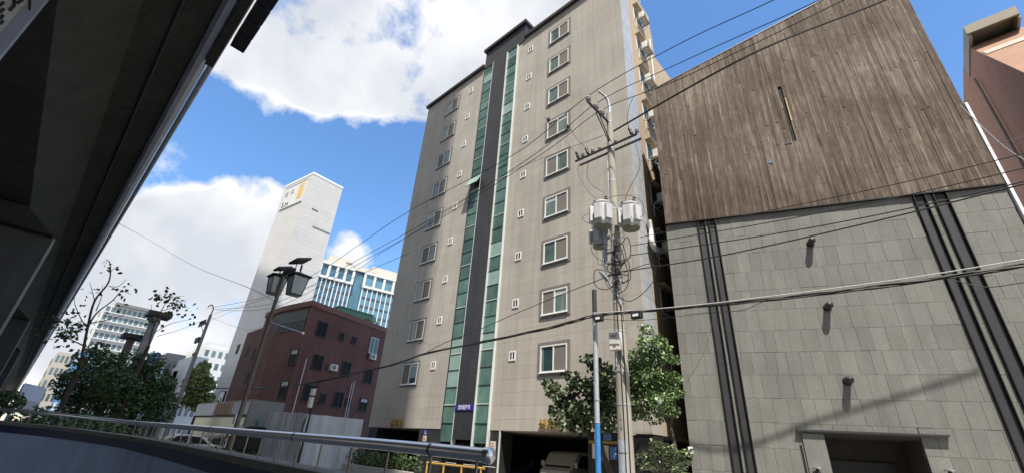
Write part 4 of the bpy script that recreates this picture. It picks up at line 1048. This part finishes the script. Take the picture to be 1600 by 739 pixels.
wire([V((FPx,10,11.2)), (400,470,9.6), (440,452,9.0), (500,430,9)], .010, 'greywire', 'thin grey wire passing behind the lantern heads')
wire([(1116,490,14.5),(1108,525,14.6),(1095,560,14.8),(1072,598,15.2)], .006, 'greywire', 'thin grey wire hanging diagonally at the left of the stone wall')
# droppers between arm and transformers
J = [([V((-8.87,PY-.25,zA+.4)), (870,205,12.6), (852,185,12.0)], 'left jumper wire rising from the left fuse to the power wire'),
     ([V((-8.37,PY-.25,zA+.4)), (900,215,12.4), (888,195,11.9)], 'second jumper wire rising from the second fuse to the power wire'),
     ([V((-6.32,PY-.25,zA+.4)), (980,185,12.6), (984,165,12.4), (990,152,12.4)], 'right jumper wire rising from the right fuse to the power wire'),
     ([(905,257,12.8), (903,270,12.8), (918,298,12.6), (940,318,12.5), V((-7.62,12.4,10.45))], 'left looping lead dropping from the fuse arm to the street side transformer'),
     ([(920,252,12.8), (917,275,12.8), (928,292,12.6), (942,300,12.5), V((-7.42,12.35,10.5))], 'second looping lead dropping from the fuse arm to the street side transformer'),
     ([(993,225,12.8), (1000,260,12.8), (985,292,12.8), (978,308,12.8), V((-6.75,12.85,10.35))], 'right looping lead dropping from the fuse arm to the right transformer'),
     ([V((-7.3,12.3,10.4)), (960,307,12.4), (985,306,12.4), (1003,317,12.5), (1006,335,12.6), V((-6.3,12.9,9.6))], 'black lead arching over both transformers'),
     ([V((-7.7,12.4,10.3)), (925,330,12.6), (910,340,12.7), (914,346,12.8), V((-8.1,12.9,9.8))], 'black lead curving out left of the transformers'),
     ([(924,372,12.6), (924,390,12.6), (930,400,12.6), (942,408,12.7), (958,412,12.8)], 'black lead hanging below the left transformer')]
for p, lab in J: wire(p, .010, 'cable', lab, 'wire', 'jumper_wire', 8)
random.seed(3)
t = thing('cable_tangle', 'tangle of looping black cables around the concrete pole below the transformers', 'cable tangle', (PX, PY, 7.6))
for k in range(16):
    z = random.uniform(7.2, 8.8); s_ = random.choice((-1,1,1)); w = random.uniform(.2,.75)
    pts = [(PX+.1*s_, PY-.2, z+random.uniform(-.2,.3)), (PX+s_*w, PY-.3+random.uniform(-.2,.2), z+random.uniform(0,.35)), (PX+s_*w*1.1, PY-.3+random.uniform(-.2,.2), z-random.uniform(.2,.5)), (PX+s_*w*.4, PY-.25, z-random.uniform(.4,.8)), (PX-.05*s_, PY-.2, z-random.uniform(.2,.5))]
    MB().tube(spline(pts, 7), random.choice((.008,.011,.015)), 5).build('cable_loop', 'cable', t)
mb = MB()
for k in range(7): 
    z = 7.35+.22*k; mb.box(PX-.25, PX+.25, PY-.24, PY-.18, z, z+.05) if k % 2 else mb.lathe([(.06,-.05),(.07,0),(.06,.05)], (PX+.15, PY-.26, z), (0,0,1), 8)
mb.build('spool_bracket', 'steel', t)
wire([(955,455,12.78),(985,470,12.75),(1020,440,12.7),(1018,412,12.7),(975,425,12.75)], .013, 'cable', 'coiled spare loop of black cable hanging right of the pole', 'wire', 'cable_coil')
for (x, y, lab) in ((857,186,'black clamp on the topmost wire left of the pole'), (888,197,'black clamp on the second wire left of the pole')):
    q = P(x, y, Y=11.3 if x < 870 else 11.85); MB().lathe([(.03,-.16),(.08,-.05),(.05,.06),(.03,.1)], q, (.2,0,1), 8).build('wire_clamp', 'dark', None, lab, 'clamp')

# ================================================================== TREES AND SHRUBS ON THE RIGHT
random.seed(11)
t = thing('street_tree', 'leafy street tree with curved trunk between slim post and concrete pole', 'tree', (-8.6, 14.6, .12))
mb = MB()
trunk = spline([(-8.55,14.6,.1), (-8.62,14.5,1.0), (-8.95,14.4,1.8), (-9.15,14.4,2.7), (-9.1,14.4,3.6)], 5)
mb.tube(trunk, [.13-.004*k for k in range(len(trunk))], 8)
for a in ((-11.5,14.2,4.0), (-10.6,14.1,3.3), (-9.9,14.0,4.6), (-8.6,14.3,5.0), (-10.9,14.3,3.0), (-8.7,14.0,3.6)):
    mb.tube(spline([(-9.1,14.4,2.5+random.uniform(0,.8)), V((-9.1,14.4,3.0)).lerp(V(a),.5)+V((0,0,.2)), a], 5), [.05-.003*k for k in range(11)], 5)
mb.build('trunk', 'bark', t)
mb = MB()
for (x, y, rx, n) in ((915,640,.62,210),(890,630,.5,150),(870,612,.42,80),(860,600,.32,38),(905,605,.5,110),(930,600,.55,150),(905,660,.55,120),(880,655,.45,80),(945,620,.6,200),(950,655,.6,160),(938,575,.45,90),(925,560,.3,40),(895,585,.3,30),(950,590,.5,110),(960,630,.5,120),(875,640,.35,40)):
    q = P(x, y, Y=14.4+random.uniform(-.5,.5)); cluster(mb, q, (rx,.55,rx*.62), int(n*1.9), .17, droop=.5)
mb.build('crown', 'leaf', t)
t = thing('street_tree', 'bright green bushy tree behind the concrete pole in the gap beside the stone wall', 'tree', (-6.9, 15.3, .12))
mb = MB()
mb.tube(spline([(-6.85,15.3,.1), (-6.8,15.3,2), (-7.0,15.2,3.6), (-7.1,15.2,5.2)], 5), [.09-.004*k for k in range(16)], 8)
for a in ((-6.2,15,4.0), (-7.8,15,4.2), (-7.4,15,5.6), (-6.5,15.1,5.2)): mb.tube([(-6.9,15.25,2.8), V((-6.9,15.25,3.4)).lerp(V(a),.5), a], [.04,.03,.012], 5)
mb.build('trunk', 'bark', t)
mb = MB()
for (x, y, rx, n) in ((1000,560,.5,220),(1020,560,.45,180),(1035,545,.3,90),(1010,535,.35,90),(1012,515,.2,40),(1010,590,.6,300),(1035,600,.45,220),(1050,590,.3,100),(990,600,.5,220),(1000,625,.55,240),(1030,625,.42,160),(1055,612,.26,70),(985,575,.4,140),(1020,650,.32,70),(1045,640,.3,60),(990,645,.3,80),(1030,530,.22,40),(1050,560,.2,40)):
    q = P(x, y, Y=15.1+random.uniform(-.4,.4)); cluster(mb, q, (rx,.5,rx*.8), int(n*2.2), .115, droop=.3, aspect=.5)
mb.build('crown', 'leaf2', t)
t = thing('broadleaf_shrub', 'pale big leaved shrub at the foot of the stone wall beside the pole', 'shrub', (-6.6, 14.2, .12))
mb = MB(); st = MB()
for (x, y, n) in ((1010,712,26),(1030,705,30),(1050,715,30),(1065,722,26),(1015,728,26),(1040,730,30),(1070,708,16),(1025,695,14),(1060,738,20),(1000,720,14),(1045,700,18)):
    q = P(x, y, Y=14.0+random.uniform(-.35,.35))
    st.tube([(-6.7+random.uniform(-.2,.2), 14.1, .1), q], [.03,.012], 5)
    for k in range(int(n*3)):                   # whorls of long leaves
        g = random.uniform(0, 2*math.pi); e = random.uniform(-.3,.7)
        d = V((math.cos(g)*math.cos(e), math.sin(g)*math.cos(e), math.sin(e))); sd = d.cross(V((0,0,1))).normalized(); L_ = random.uniform(.16,.30)
        c = q+V((random.uniform(-.12,.12),random.uniform(-.12,.12),random.uniform(-.08,.08))); i = len(mb.v)
        mb.v += [c, c+d*L_*.5+sd*L_*.16+V((0,0,.02)), c+d*L_-V((0,0,.05)), c+d*L_*.5-sd*L_*.16+V((0,0,.02))]; mb.f += [(i,i+1,i+2),(i,i+2,i+3)]; mb.s += [True, True]
mb.build('foliage', 'leafpale', t); st.build('stem', 'bark', t)
# poster board behind the trunk
t = thing('poster_board', 'board of small posters with a yellow band behind the tree trunk', 'notice board', (-9.0, 15.6, .12))
q = P(945, 700, Y=15.4)
MB().box(q.x-.75, q.x+.55, 15.42, 15.47, .3, q.z+.55).build('panel', 'dark', t)
for (dx, z0_, w, h, mt) in ((-.55,-.35,.35,.5,'signwhite'),(-.15,-.4,.3,.5,'paper'),(.2,-.35,.28,.42,'farblue'),(-.45,.28,.3,.2,'signwhite'),(-.05,.27,.35,.22,'farblue')):
    MB().box(q.x+dx, q.x+dx+w, 15.40, 15.418, q.z+z0_, q.z+z0_+h).build('poster', mt, t)
MB().box(q.x-.7, q.x+.5, 15.40, 15.418, q.z+.16, q.z+.25).build('yellow_band', 'yellow', t)

# ================================================================== VEHICLES
def wheel(mbt, mbr, x0, x1, y, r=.31):
    mbt.lathe([(r*.98,0),(r,.03),(r,abs(x1-x0)-.03),(r*.98,abs(x1-x0))], (min(x0,x1), y, r), (1,0,0), 24)
    mbr.lathe([(r*.62,-.006),(r*.62,abs(x1-x0)+.006)], (min(x0,x1), y, r), (1,0,0), 20)
def vehicle(name, label, cat, x, y, prof, wd, paint, wins, shield, lamps, rear, wheels_y, mirrors=True, group=None, z0=.14):
    """a car standing nose towards the street (-Y); prof: side profile (y,z) from the nose back"""
    r = thing(name, label, cat, (x, y, z0), group)
    w2 = wd/2
    b = MB(); n = len(prof)
    lv_ = [(-w2, .94), (-w2+.05, 1.0), (w2-.05, 1.0), (w2, .94)]
    b.prism([(0, y+p[0], z0+p[1]) for p in prof], (x-w2,0,0), (x+w2,0,0)); b.build('body', paint, r, bevel=.06)
    for s_ in (-1, 1):
        for poly in wins: MB().prism([(x+s_*(w2+.001), y+p[0], z0+p[1]) for p in poly], (0,0,0), (s_*.006,0,0)).build('side_window', 'blackglass', r)
    (a, b_) = shield; d = V((0, b_[0]-a[0], b_[1]-a[1])).normalized(); nn = V((0, -d.z, d.y))
    MB().prism([(x-w2+.12, y+a[0], z0+a[1]), (x+w2-.12, y+a[0], z0+a[1]), (x+w2-.2, y+b_[0], z0+b_[1]), (x-w2+.2, y+b_[0], z0+b_[1])], nn*.002, nn*.01).build('windscreen', 'blackglass', r)
    for s_ in (-1, 1):
        MB().box(x+s_*(w2-.3)-.16, x+s_*(w2-.3)+.16, y+lamps[0]-.03, y+lamps[0]+.05, z0+lamps[1]-.08, z0+lamps[1]+.08).build('headlight', 'lampglass', r, bevel=.02)
        if mirrors: MB().box(x+s_*(w2+.02), x+s_*(w2+.2), y+a[0]+.12, y+a[0]+.22, z0+a[1]+.02, z0+a[1]+.26).build('mirror', paint, r, bevel=.03)
    for yy in wheels_y:
        for s_ in (-1, 1):
            wt = MB(); wr = MB(); wheel(wt, wr, x+s_*(w2-.17), x+s_*(w2+.012), y+yy)
            for o_ in (wt, wr): o_.v = [V((p.x, p.y, p.z+z0)) for p in o_.v]
            wo = wt.build('wheel', 'tyre', r); wr.build('rim', 'galv', wo)
    MB().box(x-.5, x+.5, y-.012, y+.02, z0+.45, z0+.58).build('number_plate', 'signwhite', r)
    MB().box(x-w2+.1, x+w2-.1, y-.04, y+.12, z0+.3, z0+.43).build('bumper', 'dark', r, bevel=.02)
    return r
vprof = [(0,.3),(-.02,.75),(.06,1.0),(.22,1.08),(.72,1.72),(.95,1.80),(1.5,1.83),(4.2,1.80),(4.38,1.5),(4.42,.3)]
vehicle('parked_van', 'silver beige minivan parked nose out under the right half of the grey block', 'van', -13.9, 18.0, vprof, 1.72, 'vanpaint',
        [[(.62,1.15),(.98,1.66),(1.75,1.66),(1.75,1.12)], [(1.85,1.12),(1.85,1.66),(2.95,1.66),(2.95,1.12)], [(3.05,1.12),(3.05,1.66),(4.05,1.62),(4.1,1.12)]],
        ((.26,1.12),(.74,1.70)), (.0,.82), 0, (.85,3.5))
cprof = [(0,.25),(-.02,.55),(.1,.72),(1.1,.86),(1.35,.92),(2.0,1.38),(2.4,1.44),(3.3,1.42),(4.0,.98),(4.5,.92),(4.6,.7),(4.55,.25)]
cw = [[(1.55,.95),(2.05,1.34),(2.6,1.36),(2.6,.95)], [(2.68,.95),(2.68,1.36),(3.25,1.33),(3.75,.97)]]
vehicle('parked_car', 'dark blue car parked just left of the beige minivan', 'car', -17.35, 17.75, cprof, 1.76, 'carblue', cw, ((1.4,.95),(2.0,1.38)), (.02,.62), 0, (.9,3.55), group='dark cars under the grey block')
vehicle('parked_car', 'black car deep in the left carport bay with glinting headlights', 'car', -24.6, 18.6, cprof, 1.76, 'carblack', cw, ((1.4,.95),(2.0,1.38)), (.02,.66), 0, (.9,3.55), group='dark cars under the grey block')
vehicle('parked_car', 'dark car with arched roof parked at the kerb left of the lantern post', 'car', -35.5, 9.2, [(a, b*1.25) for a, b in cprof], 1.8, 'carblack', [[(a, b*1.25) for a, b in w] for w in cw], ((1.4,1.19),(2.0,1.72)), (.02,.8), 0, (.9,3.55), z0=.5)
vehicle('parked_car', 'white car seen in slivers between the balusters at the left', 'car', -34.6, 5.4, cprof, 1.76, 'acwhite', cw, ((1.4,.95),(2.0,1.38)), (.02,.62), 0, (.9,3.55), z0=.1)

# yellow pipe barrier
q0, q1 = P(668, 722, Y=13.4), P(752, 729, Y=13.4)
t = thing('pipe_barrier', 'low barrier of yellow painted pipes under the end of the handrail', 'barrier', (q0.x, 13.4, .12))
mb = MB(); mb.tube([(q0.x-.05,13.4,q0.z), (q1.x+.2,13.4,q0.z)], .04, 8); mb.tube([(q0.x,13.4,.45), (q1.x+.1,13.4,.45)], .025, 8); mb.build('rail', 'yellow', t)
for k in range(4):
    x = q0.x+(q1.x-q0.x)*k/3; MB().tube([(x,13.4,.1), (x,13.4,q0.z)], .04, 8).build('post', 'yellow', t)
    MB().box(x+.1, x+.75, 13.38, 13.42, q0.z+.07, q0.z+.085).build('pale_strip', 'signwhite', t)

# ================================================================== LANTERN POST
lx, ly = -13.95, 4.3
t = thing('lantern_post', 'brown lantern post with two glass lanterns and solar panels on top', 'lamp post', (lx, ly, .12))
MB().tube([(lx,ly,.1),(lx,ly,1.0),(lx,ly,6.35)], [.085,.06,.05], 12).build('post', 'postbrown', t)
MB().lathe([(.13,0),(.13,.5),(.09,.62)], (lx,ly,.1), (0,0,1), 12).build('base', 'postbrown', t)
MB().box(lx-.55, lx+.75, ly-.06, ly+.06, 6.22, 6.30).build('crossarm', 'dark', t)
for sx, pxx in ((-1, 431), (1, 463)):
    q = P(pxx, 446, Y=ly-.05); cx, cz = q.x, q.z
    lan = MB(); lan.prism([(cx-.20,ly-.25,cz+.25),(cx+.20,ly-.25,cz+.25),(cx+.20,ly+.15,cz+.25),(cx-.20,ly+.15,cz+.25)], (0,0,0), (0,0,.012))
    i = len(lan.v); k_ = .72
    top = [V((cx-.21,ly-.26,cz+.25)), V((cx+.21,ly-.26,cz+.25)), V((cx+.21,ly+.16,cz+.25)), V((cx-.21,ly+.16,cz+.25))]; cc = V((cx,ly-.05,0))
    bot = [V((cc.x+(p.x-cc.x)*k_, cc.y+(p.y-cc.y)*k_, cz-.27)) for p in top]
    for j in range(4): lan.face([bot[j], bot[(j+1)%4], top[(j+1)%4], top[j]])
    lan.face(bot[::-1]); lo = lan.build('lantern', 'lantglass', t)
    fr = MB()
    for j in range(4):
        fr.tube([bot[j], top[j]], .014, 5); fr.tube([bot[j], bot[(j+1)%4]], .014, 5); fr.tube([top[j], top[(j+1)%4]], .016, 5)
    fr.build('frame', 'dark', lo)
    rf = MB(); e = [V((cc.x+(p.x-cc.x)*1.3, cc.y+(p.y-cc.y)*1.3, cz+.27)) for p in top]; ap = V((cc.x, cc.y, cz+.42))
    rf.prism(e, (0,0,0), (0,0,.02))
    for j in range(4): rf.face([e[j]+V((0,0,.02)), e[(j+1)%4]+V((0,0,.02)), ap])
    rf.build('cap', 'dark', lo)
    MB().tube([(cx,ly-.05,cz+.4),(cx,ly-.05,cz+.62)], .02, 6).build('hanger', 'dark', lo)
for (pxx, pyy, wd_) in ((469, 408, .62), (442, 420, .46)):
    q = P(pxx, pyy, Y=ly-.05)
    F = Fr(q, (1,0,0), (0,math.cos(R(20)),math.sin(R(20))), (0,-math.sin(R(20)),math.cos(R(20))))
    so_ = MB().box(-wd_/2, wd_/2, -.2, .2, -.02, .04, F=F).build('solar_panel', 'solar', t)
    MB().tube([(q.x-.2, ly-.05, q.z-.35), (q.x-.2, ly-.05, q.z)], .014, 6).tube([(q.x+.2, ly-.05, q.z-.35), (q.x+.2, ly-.05, q.z)], .014, 6).build('stalk', 'postbrown', so_)
a, b = P(436, 497, Y=ly), P(473, 520, Y=ly-.1)
MB().tube([(lx,ly,a.z), b], .022, 8).build('banner_arm', 'galv', t)
MB().tube([(lx,ly,a.z-.15), (lx+.55,ly,a.z+.1)], .016, 6).build('banner_arm', 'galv', t)
MB().lathe([(.03,-.03),(.035,0),(.03,.03)], b, (1,0,0), 8).build('arm_tip', 'whitepaint', t)
q = P(372, 660, Y=ly-.12)
t2 = MB().box(lx-.075, lx+.075, ly-.105, ly-.085, q.z-.02, q.z+.22).build('sticker', 'signwhite', None, 'white paper taped on the lantern post just above the handrail', 'sticker')
q = P(370, 690, Y=ly-.14)
fl = thing('flyer', 'flyer with yellow top and white lower half taped low on the lantern post', 'flyer', (lx, ly-.14, q.z))
MB().box(lx-.13, lx+.11, ly-.155, ly-.14, q.z-.16, q.z+.06).build('white_half', 'signwhite', fl); MB().box(lx-.09, lx+.10, ly-.155, ly-.14, q.z+.062, q.z+.22).build('yellow_half', 'yellow', fl)
MB().box(lx-.06, lx+.07, ly-.162, ly-.156, q.z-.06, q.z-.01).build('printing', 'dark', fl)

# far utility pole
t = thing('utility_pole', 'distant utility pole with crossarm and curved lamp arm left of the white tower', 'utility pole', (FPx, FPy, .1))
a = P(330, 487, Y=FPy)
MB().tube([(FPx-.0,FPy,.1),(FPx,FPy,a.z-.3)], [.22,.12], 10).build('pole', 'conc', t)
MB().tube(spline([(FPx,FPy,a.z-.4),(FPx+.05,FPy,a.z+.3),(FPx-.2,FPy-.2,a.z+.65),(FPx-.8,FPy-.3,a.z+.55)],6), .05, 8).build('lamp_arm', 'dark', t)
MB().box(FPx-1.9, FPx+.6, FPy-.3, FPy-.2, a.z-1.35, a.z-1.22).build('crossarm', 'dark', t)
MB().tube([(FPx-.9,FPy-.25,a.z-1.3),(FPx,FPy,a.z-2.2)], .03, 5).build('brace', 'dark', t)
for k in range(4): MB().lathe([(.05,0),(.1,.1),(.05,.2),(.09,.3),(.03,.4)], (FPx-1.75+.6*k, FPy-.25, a.z-1.22), (0,0,1), 8).build('insulator', 'dark', t)
for k in range(2): MB().box(FPx-1.1+.75*k, FPx-.75+.75*k, FPy-.3, FPy-.1, a.z-3.0, a.z-2.5).build('switch_box', 'dark', t)
# concrete posts with flat caps
for (x, y, X_, lab, w) in ((246,493,-34,'tall concrete post with a flat cap rising above the left trees', .30), (206,527,-36,'shorter dark capped post left of the taller concrete post', .26)):
    q = P(x, y, X=X_)
    t = thing('capped_post', lab, 'post', (q.x, q.y, 0))
    MB().box(q.x-w, q.x+w, q.y-w*.7, q.y+w*.7, 0, q.z-.1).build('shaft', 'litedge_post' if w > .28 else 'postbrown', t)
    MB().box(q.x-w-.35, q.x+w+.35, q.y-w-.25, q.y+w+.35, q.z-.1, q.z+.16).build('cap', 'dark', t)

# ================================================================== TREES ON THE LEFT
random.seed(21)
def crown_at(specs, X_, leafsize, mt, t, jit=1.2, **k):
    mb = MB()
    for (x, y, rpx, n) in specs:
        q = P(x, y, X=X_+random.uniform(-jit,jit)); rr = rpx/36*abs(q.x)/26
        cluster(mb, q, (rr*1.2, rr, rr*.85), int(n*1.6), leafsize, **k)
    return mb.build('crown', mt, t)
t = thing('street_tree', 'dense dark round tree behind the handrail at the left', 'tree', (-26, 4.2, .1))
q = P(205, 655, X=-26)
mb = MB().tube([(q.x,q.y,.1),(q.x,q.y,2),(q.x+.2,q.y-.1,4)], [.14,.12,.05], 8)
for k in range(8): mb.tube([(q.x,q.y,1.6+.2*k), (q.x+random.uniform(-1,1), q.y+random.uniform(-1.2,1.0), 2.6+.25*k)], [.05,.015], 5)
mb.build('trunk', 'bark', t)
crown_at([(205,600,34,900),(230,590,32,800),(180,600,30,700),(245,615,26,600),(250,640,24,450),(215,635,34,800),(180,635,28,600),(200,570,26,450),(235,565,20,260),(262,600,14,160),(265,625,12,120),(160,620,22,360),(170,580,18,200)], -26, .125, 'leaf3', t)
t = thing('street_tree', 'looser dark tree with ragged crown next to the elevated roadway', 'tree', (-29, 2.2, .1))
q = P(110, 640, X=-29)
mb = MB().tube([(q.x,q.y,.1),(q.x,q.y+.2,2),(q.x,q.y+.4,4)], [.13,.1,.04], 8)
for k in range(8): mb.tube([(q.x,q.y+.2,1.8+.2*k), (q.x+random.uniform(-1,1), q.y+random.uniform(-1.0,1.2), 2.9+.25*k)], [.045,.012], 5)
mb.build('trunk', 'bark', t)
crown_at([(120,600,28,480),(150,570,22,300),(140,600,30,520),(112,592,14,150),(118,615,18,260),(155,545,14,120),(135,560,16,140),(108,520,10,60),(120,510,10,45),(130,630,24,300),(112,635,16,140),(165,560,14,130)], -29, .13, 'leaf3', t)
# bare twiggy trees reaching above
def twig_tree(label, base, segs, X_, leaves, lsz=.2):
    b = P(base[0], base[1], X=X_)
    t = thing('bare_tree', label, 'tree', (b.x, b.y, .1))
    mb = MB()
    mb.tube([(b.x,b.y,.1), b], [.1,.075], 7)
    for (pts, r0) in segs:
        w = [P(x, y, X=X_+random.uniform(-.25,.25)) for (x, y) in pts]
        s_ = spline(w, 5); mb.tube(s_, [max(.008, r0*(1-.8*i/len(s_))) for i in range(len(s_))], 5)
    mb.build('trunk', 'bark', t)
    lf = MB()
    for (x, y, n, rp) in leaves:
        for _ in range(n): leaf(lf, P(x+random.gauss(0,rp), y+random.gauss(0,rp), X=X_+random.uniform(-.3,.3)), lsz, .8, .4)
    lf.build('crown', 'leaf3', t)
twig_tree('nearly bare twiggy tree with a few hanging leaves beside the deck edge', (125,575),
    [([(125,575),(137,512),(148,470),(170,440),(172,412),(165,405)], .055), ([(137,512),(150,490),(175,470),(190,455),(205,460)], .035), ([(137,512),(128,500),(118,478),(116,465)], .025), ([(148,470),(143,450),(140,440)], .018), ([(170,447),(185,447),(197,436)], .02), ([(140,505),(165,500),(185,495),(200,488)], .025), ([(150,485),(158,465),(160,445)], .02), ([(172,425),(180,418),(188,416)], .012), ([(131,540),(110,530),(95,525)],.03)],
    -24, [(165,412,8,6),(185,420,4,4),(150,455,6,8),(195,455,8,7),(178,475,6,8),(100,510,40,12),(90,520,40,12),(115,500,26,12),(130,560,40,12),(140,470,4,6),(205,450,5,5)], .17)
twig_tree('thin twiggy tree with dark leaf tufts above the capped post', (232,540),
    [([(232,540),(240,510),(252,485),(262,468)], .035), ([(240,510),(238,490),(236,475)], .02), ([(252,485),(270,480),(285,470)], .018), ([(240,520),(268,505),(300,498)], .02), ([(245,525),(280,515),(318,500)], .014), ([(262,468),(275,463),(288,462)], .012)],
    -25, [(246,463,22,4),(262,462,20,6),(278,468,20,7),(285,475,14,6),(275,490,10,10),(300,500,8,7),(240,500,14,8),(262,478,10,8)], .19)
t = thing('street_tree', 'sunlit yellow green tree between the distant pole and the white tower', 'tree', (-62, 16, .1))
q = P(308, 640, X=-62); MB().tube([(q.x,q.y,.1),(q.x,q.y,5)], [.2,.08], 8).build('trunk', 'bark', t)
crown_at([(310,585,16,380),(300,600,14,300),(322,600,14,300),(305,618,14,280),(318,572,10,140),(325,620,10,140),(295,625,12,160),(312,632,14,200)], -62, .34, 'leafy', t, 1.0)
# clipped shrub and canopy under the deck
t = thing('round_shrub', 'dark round clipped shrub at the left edge behind the handrail', 'shrub', (-16, 0, .1))
mb = MB(); q = P(10, 627, X=-16); cluster(mb, q, (.32,.32,.27), 900, .06); mb.build('foliage', 'leaf3', t)
MB().tube([(q.x,q.y,.1),(q.x,q.y,q.z)], .05, 6).build('stem', 'bark', t)
mb = MB()
for k in range(26): cluster(mb, (-15.2-k*.6, .6+.16*k+random.uniform(-.3,.3), 1.45+random.uniform(-.08,.16)), (.6,.5,.5), 260, .11)
t = thing('hedge', 'dark hedge running just behind the handrail at the left', 'hedge', (-24, 3, .1)); mb.build('foliage', 'leaf3', t)
mb = MB()
for k in range(13): mb.tube([(-15.2-k*1.2, .6+.32*k, .1), (-15.2-k*1.2, .6+.32*k, 1.2)], .03, 5)
mb.build('stem', 'bark', t)
t = thing('market_canopy', 'white canvas canopy at the left edge under the elevated roadway', 'canopy', (-20, .3, 0))
a, b, c, d = P(38, 599, X=-20), P(72, 607, X=-20.3), P(60, 631, X=-18), P(28, 622, X=-17.8)
mb = MB(); mb.prism([a, b, c, d], (0,0,0), (0,0,.03)); mb.build('canvas', 'tarp', t)
mb = MB(); mb.prism([d, c, c-V((0,0,.22)), d-V((0,0,.22))], (0,0,0), (-.02,0,0)); mb.build('valance', 'tarp', t)
for p in (a, b, c, d): MB().tube([(p.x,p.y,0), p], .025, 6).build('post', 'galv', t)

# ================================================================== DISTANT AND SIDE BUILDINGS
def far_block(name, label, px, X_, depth, mt, wm, nfl, nw, roof=None, cat='building', win=(.55,.5)):
    """px = (left x, right x, y of the roof line at the left) of the face looking down the street"""
    a = P(px[0], px[2], X=X_); b = P(px[1], px[3], X=X_); y0, y1 = min(a.y,b.y), max(a.y,b.y); h = (a.z+b.z)/2
    t = thing(name, label, cat, (X_, (y0+y1)/2, 0))
    MB().box(X_-depth, X_, y0, y1, 0, h).build('wall', mt, t)
    fl = h/nfl; cw_ = (y1-y0)/nw; mb = MB()
    for f in range(nfl):
        for k in range(nw):
            yy = y0+cw_*(k+.5); zz = fl*(f+.5)
            mb.box(X_+.01, X_+.06, yy-cw_*win[0]/2, yy+cw_*win[0]/2, zz-fl*win[1]/2, zz+fl*win[1]/2)
            mb.box(X_-depth*.5-.5*fl, X_-depth*.5+.5*fl, y0-.06, y0-.01, zz-fl*win[1]/2, zz+fl*win[1]/2)
    mb.build('window', wm, t)
    if roof: MB().box(X_-depth*.8, X_-.6, y0+.1*(y1-y0), y1-.2*(y1-y0), h, h+roof).build('roof_house', mt, t)
    return t, y0, y1, h
t, y0, y1, h = far_block('apartment_slab', 'distant white slab block with rows of balconies behind the left trees', (168, 248, 474, 491), -205, 30, 'farwhite', 'farglass', 13, 10, None, 'apartment block', (.72,.55))
mb = MB()
for f in range(13): mb.box(-204.9, -204.2, y0, y1, h/13*f+.2, h/13*f+.5)
mb.build('balcony', 'farwhite', t); MB().box(-205.5, -203.8, y0+2, y1+.5, h, h+1.0).build('roof_trim', 'greywire', t)
far_block('low_building', 'beige and blue low building beside the deck edge at the left', (92, 126, 547, 556), -120, 20, 'farbeige', 'farglass', 6, 5)
far_block('low_building', 'blue fronted building just right of the deck edge', (122, 158, 548, 556), -118, 20, 'farblue', 'farwhite', 5, 4)
far_block('low_building', 'grey flat roofed building behind the tall capped post', (256, 296, 556, 568), -110, 18, 'fargrey', 'farglass', 4, 5, 1.2)
far_block('low_building', 'dull grey stepped building left of the sunlit tree', (296, 330, 566, 574), -98, 16, 'farwhite', 'farglass', 4, 4, 1.5)
far_block('office_building', 'white and blue banded building between distant pole and white tower', (322, 362, 538, 550), -150, 20, 'farwhite', 'farglass', 7, 4, 1.5)
t, y0, y1, h = far_block('low_building', 'small pale building with a blue roof tank behind the left trees', (222, 258, 562, 570), -100, 15, 'farwhite', 'farglass', 4, 4)
MB().lathe([(.9,0),(1.0,.3),(1.0,1.5),(.7,1.8)], (-101.5, (y0+y1)/2, h), (0,0,1), 16).build('roof_tank', 'farblue', t)
# kiosk / shop with signs
q = P(310, 633, Y=11.6); q2 = P(384, 652, Y=11.6)
t = thing('shop', 'low shop with white and orange sign boards left of the maroon brick building', 'shop', ((q.x+q2.x)/2, 12, .1))
zs = P(345, 645, Y=11.6).z+.4
MB().box(q.x, q2.x, 11.7, 14.0, .1, zs+.5).build('wall', 'fargrey', t)
L_ = q2.x-q.x
MB().box(q.x, q.x+L_*.40, 11.55, 11.69, zs-.55, zs+.4).build('white_sign', 'signwhite', t)
MB().box(q.x+L_*.42, q.x+L_*.72, 11.55, 11.69, zs-.5, zs+.35).build('orange_sign', 'orange', t)
MB().box(q.x+L_*.74, q.x+L_*.98, 11.55, 11.69, zs-.5, zs+.35).build('grey_sign', 'farwhite', t)
mb = MB()
for k in range(6): mb.box(q.x+L_*(.44+.045*k), q.x+L_*(.455+.045*k), 11.535, 11.55, zs-.45, zs+.3)
mb.build('sign_slats', 'dark', t)
MB().box(q.x+.3, q2.x-.3, 11.66, 11.695, .2, zs-.7).build('shop_window', 'blackglass', t)

# unseen tall blocks behind the camera, shaped so their shadow falls on the left
tb = thing('shadow_tower', 'unseen tall grey tower behind the camera, put in to shade the left of the scene', 'tower', (-30, -25, 0))
kk = (YF+14.5)/-SUN.y
xr = -24.35+SUN.x*kk
MB().box(-20, xr, -34, -14.5, 0, 135).build('wall', 'fargrey', tb)
tb = thing('shadow_tower', 'second unseen tall grey tower behind the camera, put in to shade the white tower', 'tower', (-50, -25, 0))
MB().box(-66, -40, -34, -14.5, 0, 166).build('wall', 'fargrey', tb)
